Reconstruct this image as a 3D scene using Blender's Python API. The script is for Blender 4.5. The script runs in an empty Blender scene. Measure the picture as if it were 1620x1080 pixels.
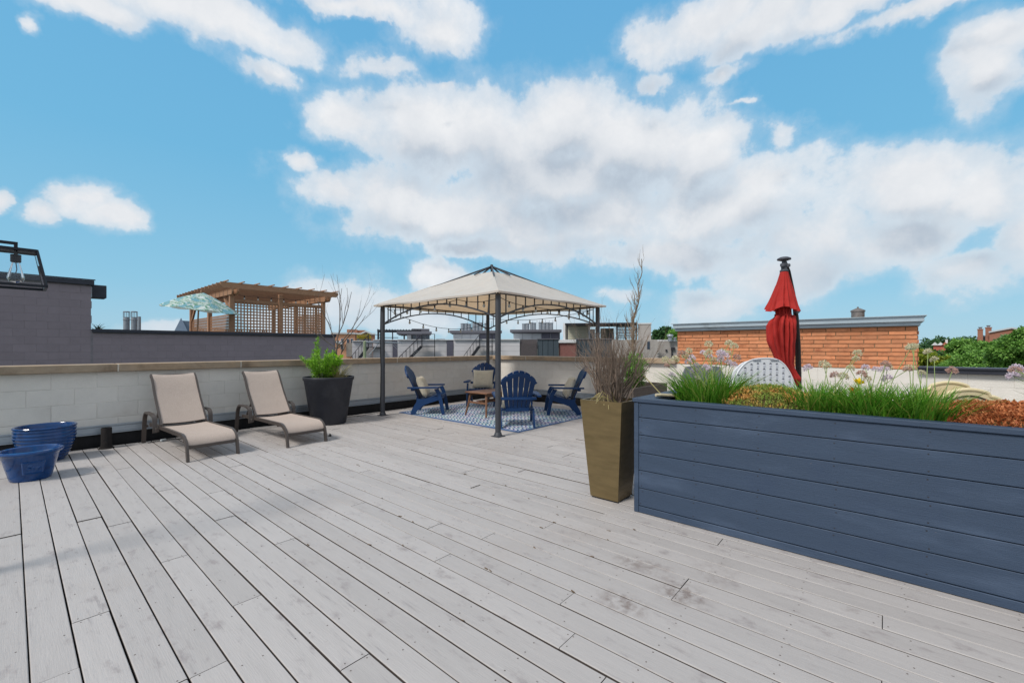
import bpy, math, random
import numpy as np
from mathutils import Vector, Matrix, Euler

scene = bpy.context.scene
COL = scene.collection
rng = random.Random(7)
PI = math.pi

# ------------------------------------------------------------------ camera
CAM_H = 1.28
YAW = math.radians(49.2)
cam_data = bpy.data.cameras.new('camera')
cam_data.sensor_fit = 'HORIZONTAL'
cam_data.sensor_width = 36.0
cam_data.lens = 36.0 * 684.0 / 1620.0
cam_data.shift_y = 9.0 / 1620.0
cam_data.clip_start = 0.05
cam_data.clip_end = 6000
cam = bpy.data.objects.new('camera', cam_data)
cam.location = (0, 0, CAM_H)
cam.rotation_euler = (PI / 2, 0, -YAW)
COL.objects.link(cam)
scene.camera = cam

# ------------------------------------------------------------------ light and exposure
SUN_ELEV = math.radians(48)
SUN_DIR = Vector((-math.cos(SUN_ELEV) * 0.995, math.cos(SUN_ELEV) * 0.10, math.sin(SUN_ELEV)))   # towards the sun
sun_data = bpy.data.lights.new('sun', 'SUN')
sun_data.energy = 2.8
sun_data.angle = math.radians(14)
sun_data.color = (1.0, 0.95, 0.87)
sun = bpy.data.objects.new('sun', sun_data)
sun.rotation_euler = (-SUN_DIR).to_track_quat('-Z', 'Y').to_euler()
COL.objects.link(sun)

scene.view_settings.view_transform = 'Standard'
scene.view_settings.look = 'None'
scene.view_settings.exposure = 0.0
scene.view_settings.gamma = 1.0
scene.view_settings.use_curve_mapping = False
scene.cycles.max_bounces = 8
scene.cycles.transparent_max_bounces = 16
scene.cycles.use_denoising = True


def C(r, g, b, k=1.0):
    def f(v):
        v /= 255.0
        return v / 12.92 if v <= 0.04045 else ((v + 0.055) / 1.055) ** 2.4
    return (f(r) * k, f(g) * k, f(b) * k, 1.0)


class NT:
    """small node graph helper"""
    def __init__(self, tree):
        self.t = tree
        self.n = tree.nodes
        self.l = tree.links

    def new(self, typ, **kw):
        nd = self.n.new(typ)
        for k, v in kw.items():
            setattr(nd, k, v)
        return nd

    def set(self, sock, v):
        if isinstance(v, bpy.types.NodeSocket):
            self.l.new(v, sock)
        else:
            sock.default_value = v

    def math(self, op, a, b=None, c=None, clamp=False):
        nd = self.new('ShaderNodeMath', operation=op, use_clamp=clamp)
        for i, v in enumerate((a, b, c)):
            if v is not None:
                self.set(nd.inputs[i], v)
        return nd.outputs[0]

    def vec(self, op, a, b=None, c=None):
        nd = self.new('ShaderNodeVectorMath', operation=op)
        for i, v in enumerate((a, b, c)):
            if v is not None:
                self.set(nd.inputs[i], v)
        return nd.outputs['Value'] if op in ('LENGTH', 'DOT_PRODUCT', 'DISTANCE') else nd.outputs[0]

    def noise(self, vec, scale, detail=4.0, rough=0.55, color=False, dim='3D'):
        nd = self.new('ShaderNodeTexNoise', noise_dimensions=dim)
        self.set(nd.inputs['Vector'], vec)
        nd.inputs['Scale'].default_value = scale
        nd.inputs['Detail'].default_value = detail
        nd.inputs['Roughness'].default_value = rough
        return nd.outputs['Color' if color else 'Fac']

    def mix(self, fac, a, b, blend='MIX'):
        nd = self.new('ShaderNodeMix', data_type='RGBA', blend_type=blend)
        self.set(nd.inputs[0], fac)
        self.set(nd.inputs[6], a)
        self.set(nd.inputs[7], b)
        return nd.outputs[2]

    def remap(self, v, a, b, c=0.0, d=1.0, smooth=True):
        nd = self.new('ShaderNodeMapRange', interpolation_type='SMOOTHSTEP' if smooth else 'LINEAR')
        self.set(nd.inputs[0], v)
        nd.inputs[1].default_value = a
        nd.inputs[2].default_value = b
        nd.inputs[3].default_value = c
        nd.inputs[4].default_value = d
        return nd.outputs[0]


# ------------------------------------------------------------------ world: sky with broken clouds
RIGHT = Vector((math.cos(YAW), -math.sin(YAW), 0))
FWD = Vector((math.sin(YAW), math.cos(YAW), 0))
world = bpy.data.worlds.new('World')
scene.world = world
world.use_nodes = True
W = NT(world.node_tree)
W.n.clear()

# clouds: bearing (degrees right of north-east deck corner), elevation, half widths, weight
CLOUDS = []


def cloud(x, y, rx, ry, w=1.0):
    # bearing and elevation of a cloud bank, from its bearing on the picture plane of a 684 px lens
    def ae(px, py):
        t = (px - 810) / 684.0
        return math.atan(t), math.atan((549 - py) / 684.0 / math.sqrt(1 + t * t))
    a0, e0 = ae(x, y)
    a1, _ = ae(x + rx, y)
    a2, _ = ae(x - rx, y)
    _, e1 = ae(x, y - ry)
    _, e2 = ae(x, y + ry)
    CLOUDS.append((a0, e0, max(0.012, abs(a1 - a2) / 2), max(0.012, abs(e1 - e2) / 2), w))


for q in [(560, 195, 80, 50), (660, 200, 120, 70), (780, 225, 170, 90), (890, 195, 130, 85), (1010, 225, 165, 85), (1110, 235, 95, 65),
          (870, 290, 210, 75), (610, 315, 120, 60), (530, 300, 60, 40), (720, 335, 150, 55), (920, 350, 190, 60), (1150, 330, 190, 70),
          (1300, 380, 190, 75), (1210, 290, 90, 60), (1440, 300, 130, 70), (1560, 310, 130, 85), (1250, 430, 150, 45), (1420, 385, 130, 55),
          (1560, 435, 120, 38), (1060, 400, 140, 40), (760, 400, 90, 25, .8),
          (1130, 22, 150, 50), (1230, 35, 120, 42), (1350, 14, 130, 35), (1545, 110, 100, 90), (1600, 60, 90, 60), (1020, 60, 60, 50, .9), (1480, 8, 200, 22),
          (330, 28, 170, 50), (420, 60, 70, 26, .75), (150, 14, 130, 32), (95, 50, 34, 26, .7), (700, 45, 95, 55, .95), (600, 105, 80, 34, .68), (440, 125, 65, 32, .72), (560, 10, 160, 22),
          (122, 315, 62, 42), (175, 338, 55, 30), (85, 342, 45, 24), (5, 320, 30, 22),
          (545, 480, 110, 50), (430, 500, 70, 35, .8), (705, 440, 55, 32), (660, 500, 140, 40, .9), (1125, 482, 85, 36), (860, 500, 120, 40, .8), (250, 518, 60, 18, .9), (980, 470, 50, 20, .7),
          (1165, 105, 70, 24, .6), (1030, 125, 50, 36, .7), (1190, 165, 50, 14, .6), (1230, 215, 60, 40, .7), (480, 255, 40, 25, .8), (700, 140, 60, 14, .5), (1640, 380, 90, 70)]:
    cloud(*q)
grp = bpy.data.node_groups.new('cloud_density', 'ShaderNodeTree')
grp.interface.new_socket('Dir', in_out='INPUT', socket_type='NodeSocketVector')
grp.interface.new_socket('Density', in_out='OUTPUT', socket_type='NodeSocketFloat')
grp.interface.new_socket('Body', in_out='OUTPUT', socket_type='NodeSocketFloat')
grp.interface.new_socket('Billow', in_out='OUTPUT', socket_type='NodeSocketFloat')
G_ = NT(grp)
gi = G_.new('NodeGroupInput')
go = G_.new('NodeGroupOutput')
d = gi.outputs[0]
wn = G_.noise(d, 5.0, 6, .62, color=True)
wn2 = G_.vec('SUBTRACT', wn, (0.5, 0.5, 0.5))
dw = G_.vec('MULTIPLY_ADD', wn2, (0.16, 0.16, 0.10), d)
dw = G_.vec('NORMALIZE', dw)
sx = G_.vec('DOT_PRODUCT', dw, tuple(RIGHT))
sf = G_.vec('DOT_PRODUCT', dw, tuple(FWD))
sz = G_.vec('DOT_PRODUCT', dw, (0, 0, 1))
az = G_.math('ARCTAN2', sx, sf)
el = G_.math('ARCSINE', sz)
cmb = G_.new('ShaderNodeCombineXYZ')
G_.l.new(az, cmb.inputs[0])
G_.l.new(el, cmb.inputs[1])
pv = cmb.outputs[0]
acc = None
for (a0, e0, ra, re, w) in CLOUDS:
    q = G_.vec('MULTIPLY_ADD', pv, (1 / ra, 1 / re, 0), (-a0 / ra, -e0 / re, 0))
    ln = G_.vec('LENGTH', q)
    v = G_.math('SUBTRACT', w, ln)
    acc = v if acc is None else G_.math('SMOOTH_MAX', acc, v, 0.22)
# unseen sky beyond the frame: denser cloud banks from broad noise, added for whiter light
lown = G_.noise(d, 2.2, 2, .5)
away = G_.remap(G_.math('MAXIMUM', G_.math('MULTIPLY', G_.math('ABSOLUTE', az), .70), el), .62, .85)
bank = G_.math('MULTIPLY_ADD', G_.math('SUBTRACT', lown, .36), 3.2, G_.math('MULTIPLY', G_.math('SUBTRACT', 1.0, away), -3.0))
acc = G_.math('MAXIMUM', G_.math('MAXIMUM', acc, bank), -1.2)
f1 = G_.noise(d, 6.0, 9, .60)
vo = G_.new('ShaderNodeTexVoronoi', feature='F1')
vo.inputs['Scale'].default_value = 9.0
vo.inputs['Detail'].default_value = 3.0
vo.inputs['Roughness'].default_value = .6
vo.inputs['Lacunarity'].default_value = 2.4
vo.normalize = True
G_.l.new(G_.vec('MULTIPLY_ADD', wn2, (.10, .10, .10), d), vo.inputs['Vector'])
f = G_.math('MULTIPLY_ADD', G_.math('SUBTRACT', f1, .52), 2.2, acc)
f = G_.math('MULTIPLY_ADD', G_.math('SUBTRACT', .36, vo.outputs['Distance']), 0.62, f)
G_.l.new(f, go.inputs[0])
G_.l.new(G_.math('MULTIPLY_ADD', G_.math('SUBTRACT', f1, .5), .8, acc), go.inputs[1])
G_.l.new(G_.math('MULTIPLY_ADD', f1, -.55, vo.outputs['Distance']), go.inputs[2])

tc = W.new('ShaderNodeTexCoord')
dirv = tc.outputs['Generated']


def dens(v):
    nd = W.new('ShaderNodeGroup')
    nd.node_tree = grp
    W.l.new(v, nd.inputs[0])
    return nd.outputs


g0 = dens(dirv)
den = g0[0]
g1 = dens(W.vec('NORMALIZE', W.vec('ADD', dirv, tuple(SUN_DIR * 0.012 + Vector((0, 0, 0.065))))))
alpha = W.math('ADD', W.math('MULTIPLY', W.remap(den, -.42, .10), .24), W.math('ADD', W.math('MULTIPLY', W.remap(den, -.06, .22), .50), W.math('MULTIPLY', W.remap(den, .05, .75), .26)))
under = W.remap(g1[1], .05, .95)                # cloud overhead: grey bases
puff = W.math('SUBTRACT', g1[0], den)            # cloud towards the light: shaded flank of a billow
thick = W.remap(den, 0.0, 0.7)
sky = W.new('ShaderNodeTexSky', sky_type='NISHITA')
sky.sun_disc = False
sky.sun_elevation = SUN_ELEV
sky.sun_rotation = math.atan2(SUN_DIR.x, SUN_DIR.y)
sky.altitude = 200
sky.air_density = 1.0
sky.dust_density = 0.6
sky.ozone_density = 1.5
SKY_STRENGTH = 0.10
elv = W.math('ARCSINE', W.vec('DOT_PRODUCT', dirv, (0, 0, 1)))
grad = W.remap(elv, 0.0, 0.75, 0, 1, smooth=False)
ramp = W.new('ShaderNodeValToRGB')
W.l.new(grad, ramp.inputs[0])
cr = ramp.color_ramp
cr.elements[0].position = 0.0
cr.elements[0].color = C(166, 208, 231)
cr.elements[1].position = 1.0
cr.elements[1].color = C(106, 180, 229)
e = cr.elements.new(0.16)
e.color = C(142, 202, 231)
e = cr.elements.new(0.48)
e.color = C(116, 190, 230)
clear = W.mix(0.85, W.vec('MULTIPLY', sky.outputs[0], (SKY_STRENGTH,) * 3), ramp.outputs[0])
cl_light = C(246, 246, 247)
cl_dark = C(184, 195, 208)
shade = W.math('ADD', W.math('MULTIPLY', under, .60), W.math('MULTIPLY', W.remap(puff, -.30, .45), .40))
ccol = W.mix(W.math('MULTIPLY', shade, thick, clamp=True), cl_light, cl_dark)
bil = W.remap(W.math('MULTIPLY_ADD', g1[2], .45, W.math('MULTIPLY', g0[2], .55)), -.16, .26, 0, 1, smooth=False)
ccol = W.mix(W.math('MULTIPLY', bil, .52), ccol, W.vec('MULTIPLY', cl_dark[:3], (1.05, 1.04, 1.03)))
# low banks are seen through more air
ccol = W.mix(W.remap(elv, 0.22, 0.0, 0, .45), ccol, C(178, 205, 224))
full = W.mix(W.math('MULTIPLY', alpha, 0.97), clear, ccol)
bg = W.new('ShaderNodeBackground')
W.l.new(W.vec('MULTIPLY', full, (1 / SKY_STRENGTH,) * 3), bg.inputs['Color'])
bg.inputs['Strength'].default_value = SKY_STRENGTH
wo = W.new('ShaderNodeOutputWorld')
W.l.new(bg.outputs[0], wo.inputs['Surface'])
world.cycles.sampling_method = 'MANUAL'
world.cycles.sample_map_resolution = 512

# ------------------------------------------------------------------ materials
def pm(name, base, rough=0.6, metal=0.0, var=0.12, scale=6.0, stretch=(1, 1, 1), objvar=0.06, bump=0.0, bscale=60.0, bstretch=None,
       dirt=None, spec=0.4, coat=0.0, transl=0.0, island=0.0, island_cols=None, worldspace=False, hue=0.0, transl_tint=None):
    """procedural material: base colour with soft mottling, per-object / per-leaf variation, optional dirt and bump"""
    m = bpy.data.materials.new(name)
    m.use_nodes = True
    T = NT(m.node_tree)
    b = T.n['Principled BSDF']
    tcn = T.new('ShaderNodeTexCoord')
    if worldspace:
        geo = T.new('ShaderNodeNewGeometry')
        co = geo.outputs['Position']
    else:
        oi = T.new('ShaderNodeObjectInfo')
        rnd = oi.outputs['Random']
        off = T.math('MULTIPLY', rnd, 53.0)
        cx = T.new('ShaderNodeCombineXYZ')
        for i in range(3):
            T.l.new(off, cx.inputs[i])
        co = T.vec('ADD', tcn.outputs['Object'], cx.outputs[0])
    cs = T.vec('MULTIPLY', co, stretch)
    n1 = T.noise(cs, scale, 5, .6)
    fac = T.remap(n1, .25, .75, 1 - var, 1 + var, smooth=False)
    if objvar and not worldspace:
        fac = T.math('MULTIPLY', fac, T.math('MULTIPLY_ADD', rnd, 2 * objvar, 1 - objvar))
    col = tuple(base)
    if island_cols:
        geo2 = T.new('ShaderNodeNewGeometry')
        rp = T.new('ShaderNodeValToRGB')
        T.l.new(geo2.outputs['Random Per Island'], rp.inputs[0])
        els = rp.color_ramp.elements
        k = len(island_cols)
        els[0].color = island_cols[0]
        els[0].position = 0
        els[1].color = island_cols[-1]
        els[1].position = 1
        for i in range(1, k - 1):
            x = els.new(i / (k - 1))
            x.color = island_cols[i]
        col = rp.outputs[0]
    sc = T.new('ShaderNodeVectorMath', operation='SCALE')
    T.set(sc.inputs[0], col[:3] if not isinstance(col, bpy.types.NodeSocket) else col)
    T.set(sc.inputs[3], fac)
    cout = sc.outputs[0]
    if hue:
        n3 = T.noise(co, scale * .35, 2, .5)
        cout = T.mix(T.remap(n3, .35, .65, 0, hue), cout, T.vec('MULTIPLY', cout, (1.12, .98, .84)))
    if dirt:
        dc, ds, lo, hi = dirt[:4]
        st = dirt[4] if len(dirt) > 4 else (1, 1, 1)
        n2 = T.noise(T.vec('MULTIPLY', co, st), ds, 6, .65)
        cout = T.mix(T.remap(n2, lo, hi), cout, tuple(dc))
    T.l.new(cout, b.inputs['Base Color'])
    b.inputs['Metallic'].default_value = metal
    b.inputs['Specular IOR Level'].default_value = spec
    n4 = T.noise(cs, scale * 2.3, 3, .5)
    T.l.new(T.remap(n4, .2, .8, max(.02, rough - .1), min(1, rough + .1), smooth=False), b.inputs['Roughness'])
    if coat:
        b.inputs['Coat Weight'].default_value = coat
        b.inputs['Coat Roughness'].default_value = .08
    if bump:
        bs = T.vec('MULTIPLY', co, bstretch or stretch)
        bn = T.noise(bs, bscale, 4, .6)
        bp = T.new('ShaderNodeBump')
        bp.inputs['Strength'].default_value = min(1, bump)
        bp.inputs['Distance'].default_value = 0.01
        T.l.new(bn, bp.inputs['Height'])
        T.l.new(bp.outputs[0], b.inputs['Normal'])
    if transl:
        tr = T.new('ShaderNodeBsdfTranslucent')
        T.l.new(T.vec('MULTIPLY', cout, transl_tint) if transl_tint else cout, tr.inputs['Color'])
        mx = T.new('ShaderNodeMixShader')
        mx.inputs[0].default_value = transl
        out = T.n['Material Output']
        T.l.new(b.outputs[0], mx.inputs[1])
        T.l.new(tr.outputs[0], mx.inputs[2])
        T.l.new(mx.outputs[0], out.inputs['Surface'])
    return m


# ------------------------------------------------------------------ mesh builder
class MB:
    def __init__(self):
        self.v, self.f, self.s = [], [], []

    def add(self, verts, faces, smooth=False):
        o = len(self.v)
        self.v.extend(tuple(p) for p in verts)
        self.f.extend(tuple(i + o for i in fc) for fc in faces)
        self.s.extend([smooth] * len(faces))
        return self

    def box(self, c, size, rot=None, bev=0.0):
        h = Vector(size) * .5
        c = Vector(c)
        R = rot if rot is not None else Matrix.Identity(3)
        if isinstance(R, (int, float)):
            R = Matrix.Rotation(R, 3, 'Z')
        if bev <= 0:
            vs = [c + R @ Vector((sx * h.x, sy * h.y, sz * h.z)) for sx in (-1, 1) for sy in (-1, 1) for sz in (-1, 1)]
            fs = [(0, 1, 3, 2), (4, 6, 7, 5), (0, 4, 5, 1), (2, 3, 7, 6), (0, 2, 6, 4), (1, 5, 7, 3)]
            return self.add(vs, fs)
        vs, idx = [], {}
        for sx in (-1, 1):
            for sy in (-1, 1):
                for sz in (-1, 1):
                    for a in range(3):
                        p = Vector((sx * h.x, sy * h.y, sz * h.z))
                        for k in range(3):
                            if k != a:
                                p[k] -= (1 if p[k] > 0 else -1) * min(bev, h[k] * .9)
                        idx[(sx, sy, sz, a)] = len(vs)
                        vs.append(c + R @ p)
        fs = []

        def face(keys):
            ids = [idx[k] for k in keys]
            p = [vs[i] - c for i in ids]
            n = (p[1] - p[0]).cross(p[2] - p[0])
            m = sum(p, Vector()) / len(p)
            if n.dot(m) < 0:
                ids = ids[::-1]
            fs.append(tuple(ids))
        for a in range(3):
            o1, o2 = [k for k in range(3) if k != a]
            for s in (-1, 1):
                ks = []
                for (u, w) in ((-1, -1), (1, -1), (1, 1), (-1, 1)):
                    t = [0, 0, 0]
                    t[a], t[o1], t[o2] = s, u, w
                    ks.append((*t, a))
                face(ks)
            for u in (-1, 1):
                for w in (-1, 1):
                    t0, t1 = [0, 0, 0], [0, 0, 0]
                    t0[o1], t0[o2], t0[a] = u, w, -1
                    t1[o1], t1[o2], t1[a] = u, w, 1
                    face([(*t0, o1), (*t0, o2), (*t1, o2), (*t1, o1)])
        for sx in (-1, 1):
            for sy in (-1, 1):
                for sz in (-1, 1):
                    face([(sx, sy, sz, 0), (sx, sy, sz, 1), (sx, sy, sz, 2)])
        return self.add(vs, fs)

    def bar(self, p0, p1, w, h, bev=0.0, up=(0, 0, 1)):
        """rectangular bar from p0 to p1; w across, h along the up side"""
        p0, p1 = Vector(p0), Vector(p1)
        z = (p1 - p0)
        L = z.length
        z.normalize()
        u = Vector(up)
        if abs(z.dot(u)) > .98:
            u = Vector((0, 1, 0))
        x = u.cross(z).normalized()
        y = z.cross(x)
        R = Matrix((x, y, z)).transposed()
        return self.box((p0 + p1) / 2, (w, h, L), R, bev)

    def tube(self, pts, r, n=8, cap=True, smooth=True):
        pts = [Vector(p) for p in pts]
        m = len(pts)
        rs = [r] * m if isinstance(r, (int, float)) else list(r)
        vs, fs = [], []
        t0 = (pts[1] - pts[0]).normalized()
        x = t0.orthogonal().normalized()
        for i, p in enumerate(pts):
            t = (pts[min(i + 1, m - 1)] - pts[max(i - 1, 0)])
            if t.length < 1e-9:
                t = t0
            t.normalize()
            x = (x - t * x.dot(t))
            if x.length < 1e-6:
                x = t.orthogonal()
            x.normalize()
            y = t.cross(x)
            for k in range(n):
                a = 2 * PI * k / n
                vs.append(p + (x * math.cos(a) + y * math.sin(a)) * rs[i])
        for i in range(m - 1):
            for k in range(n):
                k2 = (k + 1) % n
                fs.append((i * n + k, i * n + k2, (i + 1) * n + k2, (i + 1) * n + k))
        if cap:
            fs.append(tuple(range(n))[::-1])
            fs.append(tuple((m - 1) * n + k for k in range(n)))
        return self.add(vs, fs, smooth)

    def flat(self, pts, w, h, up=(0, 0, 1), side=None):
        """flat bar swept along pts (rectangular section w x h)"""
        pts = [Vector(p) for p in pts]
        m = len(pts)
        vs, fs = [], []
        for i, p in enumerate(pts):
            t = (pts[min(i + 1, m - 1)] - pts[max(i - 1, 0)]).normalized()
            if side is not None:
                x = Vector(side)
                x = (x - t * x.dot(t)).normalized()
            else:
                x = Vector(up).cross(t).normalized()
            y = t.cross(x)
            for (a, b) in ((-1, -1), (1, -1), (1, 1), (-1, 1)):
                vs.append(p + x * a * w / 2 + y * b * h / 2)
        for i in range(m - 1):
            for k in range(4):
                k2 = (k + 1) % 4
                fs.append((i * 4 + k, i * 4 + k2, (i + 1) * 4 + k2, (i + 1) * 4 + k))
        fs.append((3, 2, 1, 0))
        fs.append(tuple((m - 1) * 4 + k for k in range(4)))
        return self.add(vs, fs, True)

    def lathe(self, prof, n=32, c=(0, 0, 0), smooth=True, closed=False):
        c = Vector(c)
        vs, fs = [], []
        for (r, z) in prof:
            for k in range(n):
                a = 2 * PI * k / n
                vs.append(c + Vector((r * math.cos(a), r * math.sin(a), z)))
        m = len(prof)
        for i in range(m - 1):
            for k in range(n):
                k2 = (k + 1) % n
                fs.append((i * n + k, i * n + k2, (i + 1) * n + k2, (i + 1) * n + k))
        if prof[0][0] > 1e-6:
            fs.append(tuple(range(n))[::-1])
        if prof[-1][0] > 1e-6 and not closed:
            fs.append(tuple((m - 1) * n + k for k in range(n)))
        return self.add(vs, fs, smooth)

    def prism(self, poly, d, M=None, smooth=False):
        """polygon (2D, ccw) in the local xz plane extruded d along local y, placed by M"""
        n = len(poly)
        vs = [Vector((p[0], -d / 2, p[1])) for p in poly] + [Vector((p[0], d / 2, p[1])) for p in poly]
        if M is not None:
            vs = [M @ v for v in vs]
        fs = [tuple(range(n)), tuple(range(2 * n - 1, n - 1, -1))]
        for i in range(n):
            j = (i + 1) % n
            fs.append((i, n + i, n + j, j))
        return self.add(vs, fs, smooth)

    def mesh(self, name, mat=None, angle=40):
        me = bpy.data.meshes.new(name)
        me.from_pydata([tuple(p) for p in self.v], [], self.f)
        me.polygons.foreach_set('use_smooth', self.s)
        if any(self.s):
            me.set_sharp_from_angle(angle=math.radians(angle))
        if mat:
            me.materials.append(mat)
        me.update()
        return me


def place(name, me, parent=None, loc=(0, 0, 0), rot=(0, 0, 0), label=None, kind=None, scale=None):
    o = bpy.data.objects.new(name, me)
    COL.objects.link(o)
    o.location = loc
    o.rotation_euler = rot if not isinstance(rot, (int, float)) else (0, 0, rot)
    if scale:
        o.scale = scale
    if parent:
        o.parent = parent
    if label:
        o['label'] = label
    if kind:
        o['kind'] = kind
    return o


def part(name, mb, mat, parent=None, loc=(0, 0, 0), rot=(0, 0, 0), label=None, kind=None, angle=40):
    return place(name, mb.mesh(name, mat, angle), parent, loc, rot, label, kind)


def tag(o, label, cat, group=None):
    o['label'] = label
    o['category'] = cat
    if group:
        o['group'] = group
    return o


def thing(name, label, cat, loc=(0, 0, 0), rotz=0.0, group=None):
    o = place(name, None, None, loc, (0, 0, rotz))
    o.empty_display_size = .1
    return tag(o, label, cat, group)


def copy_thing(root, loc, rotz, label, group=None):
    r = root.copy()
    COL.objects.link(r)
    r.location = loc
    r.rotation_euler = (0, 0, rotz)
    r['label'] = label
    if group:
        r['group'] = group
    for ch in root.children:
        c = ch.copy()
        COL.objects.link(c)
        c.parent = r
        for g2 in ch.children:
            k = g2.copy()
            COL.objects.link(k)
            k.parent = c
    return r


def leaf_mesh(name, mat, P, D, U, L, Wd, fold=0.15):
    """leaves: points P, directions D, up hints U, lengths L, widths Wd (numpy); each leaf one diamond bent along its midrib"""
    n = len(P)
    D = D / (np.linalg.norm(D, axis=1, keepdims=True) + 1e-9)
    S = np.cross(D, U)
    S /= (np.linalg.norm(S, axis=1, keepdims=True) + 1e-9)
    Nn = np.cross(S, D)
    L = np.asarray(L).reshape(-1, 1)
    Wd = np.asarray(Wd).reshape(-1, 1)
    a = P
    b = P + D * L * .45 + S * Wd * .5 + Nn * L * fold * .4
    c = P + D * L - Nn * L * fold * .3
    e = P + D * L * .45 - S * Wd * .5 + Nn * L * fold * .4
    V = np.stack([a, b, c, e], 1).reshape(-1, 3)
    me = bpy.data.meshes.new(name)
    me.vertices.add(4 * n)
    me.vertices.foreach_set('co', V.astype(np.float32).ravel())
    me.loops.add(4 * n)
    me.loops.foreach_set('vertex_index', np.arange(4 * n, dtype=np.int32))
    me.polygons.add(n)
    me.polygons.foreach_set('loop_start', np.arange(0, 4 * n, 4, dtype=np.int32))
    me.polygons.foreach_set('loop_total', np.full(n, 4, dtype=np.int32))
    me.update(calc_edges=True)
    me.validate()
    me.materials.append(mat)
    return me


def rnd_dirs(r, n):
    v = r.normal(size=(n, 3))
    return v / np.linalg.norm(v, axis=1, keepdims=True)


def blades(mb, r, n, cx, cy, z, rx, ry, h0, h1, w, lean, segs=3, bias=None):
    """grass blades: tapering strips rising from an oval patch and arching outwards"""
    for _ in range(n):
        a = r.uniform(0, 2 * PI)
        q = math.sqrt(r.random())
        px, py = cx + rx * q * math.cos(a), cy + ry * q * math.sin(a)
        aa = a + r.uniform(-.9, .9)
        h = r.uniform(h0, h1)
        ln = lean * (.25 + q) * r.uniform(.4, 1.3) * h
        ox, oy = math.cos(aa), math.sin(aa)
        if bias:
            ox, oy = ox + bias[0], oy + bias[1]
        side = Vector((-math.sin(aa + r.uniform(-1, 1)), math.cos(aa + r.uniform(-1, 1)), 0))
        vs, fs = [], []
        for i in range(segs + 1):
            t = i / segs
            p = Vector((px + ox * ln * t * t, py + oy * ln * t * t, z + h * t * (1 - .22 * lean * q * t)))
            ww = w * (1 - t ** 1.6) * .5 + .0006
            vs += [p - side * ww, p + side * ww]
        for i in range(segs):
            fs.append((2 * i, 2 * i + 1, 2 * i + 3, 2 * i + 2))
        mb.add(vs, fs, True)


def branch(mb, r, p, d, L, rad, depth, spread=.6, up=.15, seg=5, tips=None, n=5, child=(2, 3), wob=.12, shrink=.68):
    """recursive twiggy limb as tapered tubes"""
    pts, rs = [Vector(p)], [rad]
    d = Vector(d).normalized()
    q = Vector(p)
    for i in range(seg):
        d = (d + Vector((r.gauss(0, wob), r.gauss(0, wob), r.gauss(0, wob) + up * .2))).normalized()
        q = q + d * L / seg
        pts.append(q.copy())
        rs.append(rad * (1 - .6 * (i + 1) / seg))
    mb.tube(pts, rs, n, cap=False)
    if tips is not None and depth <= 1:
        tips.extend(pts[1:])
    if depth > 0:
        for _ in range(r.randint(*child)):
            i = r.randint(max(1, seg // 3), seg)
            ax = Vector((r.gauss(0, 1), r.gauss(0, 1), r.gauss(0, 1))).normalized()
            nd = (d + ax * spread + Vector((0, 0, up))).normalized()
            branch(mb, r, pts[i], nd, L * shrink * r.uniform(.7, 1.15), rs[i] * .7, depth - 1, spread, up, max(3, seg - 1), tips, max(3, n - 1), child, wob, shrink)

# ------------------------------------------------------------------ materials
M_deck = pm('deck_paint', C(172, 167, 165), rough=.62, var=.05, scale=3.5, stretch=(9, .9, 9), objvar=.055, bump=.22, bscale=26, bstretch=(8, .5, 8), spec=.3)
# deck: add wear, smudges and grain on top
_T = NT(M_deck.node_tree)
_b = _T.n['Principled BSDF']
_src = _b.inputs['Base Color'].links[0].from_socket
_g = _T.new('ShaderNodeNewGeometry')
_pos = _g.outputs['Position']
_oi = _T.new('ShaderNodeObjectInfo')
_cx = _T.new('ShaderNodeCombineXYZ')
for _i in range(3):
    _T.l.new(_T.math('MULTIPLY', _oi.outputs['Random'], 31.0), _cx.inputs[_i])
_po = _T.vec('ADD', _pos, _cx.outputs[0])
_n = _T.noise(_T.vec('MULTIPLY', _po, (34, 2.2, 1)), 1.0, 6, .7)          # dark grain streaks
_c = _T.mix(_T.remap(_n, .58, .76, 0, .62), _src, C(120, 114, 116))
_n = _T.noise(_T.vec('MULTIPLY', _po, (7, 3.2, 1)), 1.6, 6, .7)           # smudges on single boards
_c = _T.mix(_T.remap(_n, .54, .74, 0, .75), _c, C(138, 130, 130))
_n = _T.noise(_pos, 0.9, 5, .6)                                             # broad stains over many boards
_c = _T.mix(_T.remap(_n, .52, .72, 0, .30), _c, C(158, 148, 142))
_v = _T.new('ShaderNodeTexVoronoi')
_v.inputs['Scale'].default_value = 5.5
_T.l.new(_T.vec('MULTIPLY', _po, (1.4, .8, 1)), _v.inputs['Vector'])        # knots and specks
_c = _T.mix(_T.remap(_v.outputs['Distance'], .035, .012, 0, .75), _c, C(92, 84, 82))
# two brown spill stains near the planter
for (sx_, sy_, rx_, ry_, k_) in ((2.42, 1.08, .10, .22, .55), (2.28, .80, .13, .16, .7), (2.0, 1.0, .10, .16, .7), (2.67, .12, .04, .05, .5), (2.62, .72, .2, .14, .25)):
    _q = _T.vec('MULTIPLY_ADD', _pos, (1 / rx_, 1 / ry_, 0), (-sx_ / rx_, -sy_ / ry_, 0))
    _l = _T.vec('LENGTH', _q)
    _m = _T.math('MULTIPLY', _T.remap(_l, 1.25, .2, 0, 1), _T.remap(_T.noise(_pos, 16, 5, .65), .38, .66, 0, k_))
    _c = _T.mix(_m, _c, C(104, 88, 82))
_T.l.new(_c, _b.inputs['Base Color'])

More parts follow.
